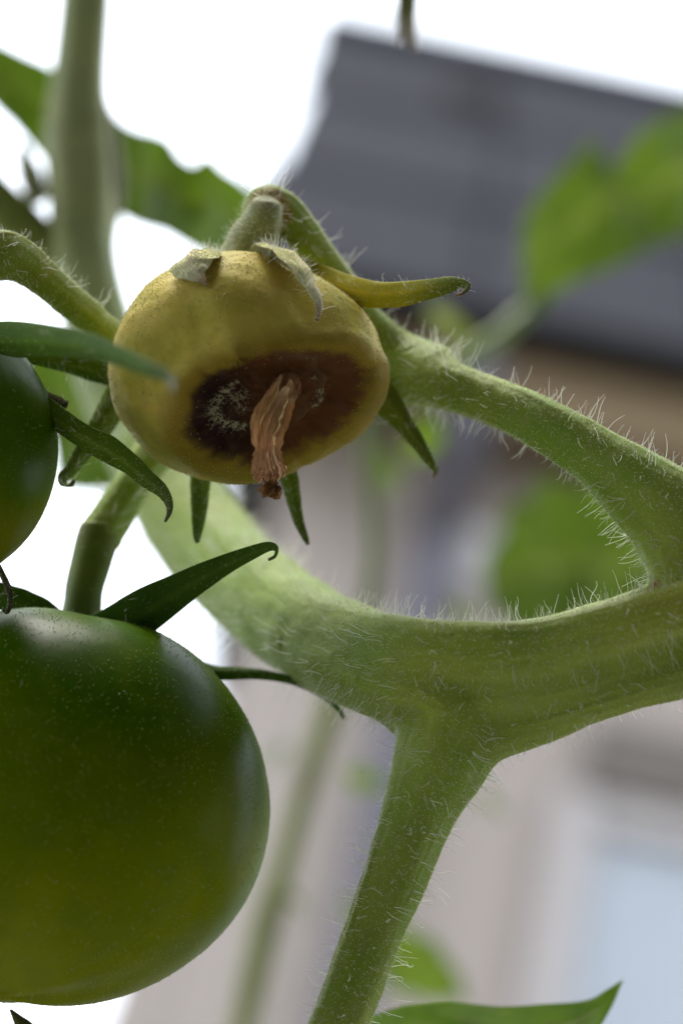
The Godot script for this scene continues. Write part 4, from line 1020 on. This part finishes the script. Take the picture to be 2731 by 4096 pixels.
# a pale house and veranda roof, added unseen to shape the light: it keeps the sky off the sides of the fruit turned to the lens, and its lit wall fills them
func added_surroundings() -> void:
	var t := thing("added_veranda_house", "added unseen house shell with a board roof that blocks the sky, behind the photographer", "house", Vector3(-0.2, 0, 3))
	part("wall", block(Vector3(-3.4, 0, 1.6), Vector3(3.2, 4.5, 6.0), 0.01), M.render, t)
	part("roof", hull([Vector3(-3.8, 4.5, 6.4), Vector3(3.6, 4.5, 6.4), Vector3(3.6, 6.2, 3.9), Vector3(-3.8, 6.2, 3.9), Vector3(-3.8, 4.5, 1.2), Vector3(3.6, 4.5, 1.2), Vector3(3.6, 6.2, 3.7), Vector3(-3.8, 6.2, 3.7)], 0.01), M.slate, t)
	var v := part("added_veranda_roof", hull([Vector3(-2.4, 2.75, 1.6), Vector3(1.3, 2.75, 1.6), Vector3(1.3, 2.81, 1.6), Vector3(-2.4, 2.81, 1.6), Vector3(-2.4, 2.45, -0.42), Vector3(1.3, 2.45, -0.42), Vector3(1.3, 2.51, -0.42), Vector3(-2.4, 2.51, -0.42)], 0.01), M.old_timber, t)
	for x in [-2.3]:
		part("post", block(Vector3(x - 0.05, 0, -0.3), Vector3(x + 0.05, 2.448, -0.2), 0.008), M.old_timber, t)
	part("added_side_wall", block(Vector3(1.05, 0, -0.36), Vector3(1.2, 2.34, 1.597), 0.008), M.render, t)  # added on the right so the fruit mirrors no bright sky there
	for k in 5:
		var x := -2.0 + 0.7 * k
		part("rafter", hull([Vector3(x, 2.66, 1.598), Vector3(x + 0.06, 2.66, 1.598), Vector3(x + 0.06, 2.747, 1.598), Vector3(x, 2.747, 1.598), Vector3(x, 2.37, -0.38), Vector3(x + 0.06, 2.37, -0.38), Vector3(x + 0.06, 2.452, -0.38), Vector3(x, 2.452, -0.38)], 0.004), M.old_timber, v)
	structure("added_patio", block(Vector3(-3, -0.2, -1.2), Vector3(3, 0.004, 1.6)), M.paving)  # unseen slab, added for the light it bounces upward


func _ready() -> void:
	# camera: a lens of 55 mm at f/6, 0.33 m from the fruit, looking up, turned a little to the left
	var cam := Camera3D.new()
	cam.name = "camera"
	cam.position = Vector3(0, 1.1, 0)
	cam.rotation_degrees = Vector3(20, 0, 12)
	var lens := CameraAttributesPhysical.new()
	lens.frustum_focal_length = 55.0
	lens.frustum_focus_distance = 0.332
	lens.frustum_near = 0.02
	lens.frustum_far = 600.0
	lens.exposure_aperture = 6.0
	cam.attributes = lens
	add_child(cam)
	cam.keep_aspect = Camera3D.KEEP_HEIGHT
	cam.fov = 24.0
	cam.near = 0.02
	cam.far = 600.0
	# overcast daylight
	var sky_mat := ProceduralSkyMaterial.new()
	sky_mat.sky_top_color = Color(0.93, 0.96, 1.0)
	sky_mat.sky_horizon_color = Color(0.9, 0.93, 0.98)
	sky_mat.sky_curve = 0.2
	sky_mat.ground_bottom_color = Color(0.2, 0.2, 0.17)
	sky_mat.ground_horizon_color = Color(0.6, 0.62, 0.64)
	sky_mat.sun_angle_max = 1.0
	var env := Environment.new()
	env.background_mode = Environment.BG_SKY
	env.sky = Sky.new()
	env.sky.sky_material = sky_mat
	env.tonemap_mode = Environment.TONE_MAPPER_LINEAR
	env.tonemap_exposure = 3.5
	env.sdfgi_enabled = true
	env.ssao_enabled = true
	env.ssil_enabled = true
	var we := WorldEnvironment.new()
	we.name = "world"
	we.environment = env
	add_child(we)
	var sun := DirectionalLight3D.new()
	sun.name = "sun"
	sun.light_energy = 0.45
	sun.light_angular_distance = 25.0
	sun.light_color = Color(1.0, 0.98, 0.94)
	sun.shadow_enabled = true
	add_child(sun)
	sun.look_at_from_position(Vector3.ZERO, Vector3(0.3, -0.9, 0.35))
	fine.seed = 1
	fine.frequency = 0.25
	broad.seed = 2
	broad.frequency = 0.06
	make_materials()
	make_hairs()
	structure("ground", block(Vector3(-300, -0.5, -300), Vector3(300, 0, 300)), M.soil)
	house()
	added_surroundings()
	plant()
	yellow_tomato()
	big_tomato()
	left_tomato()
	leaves()
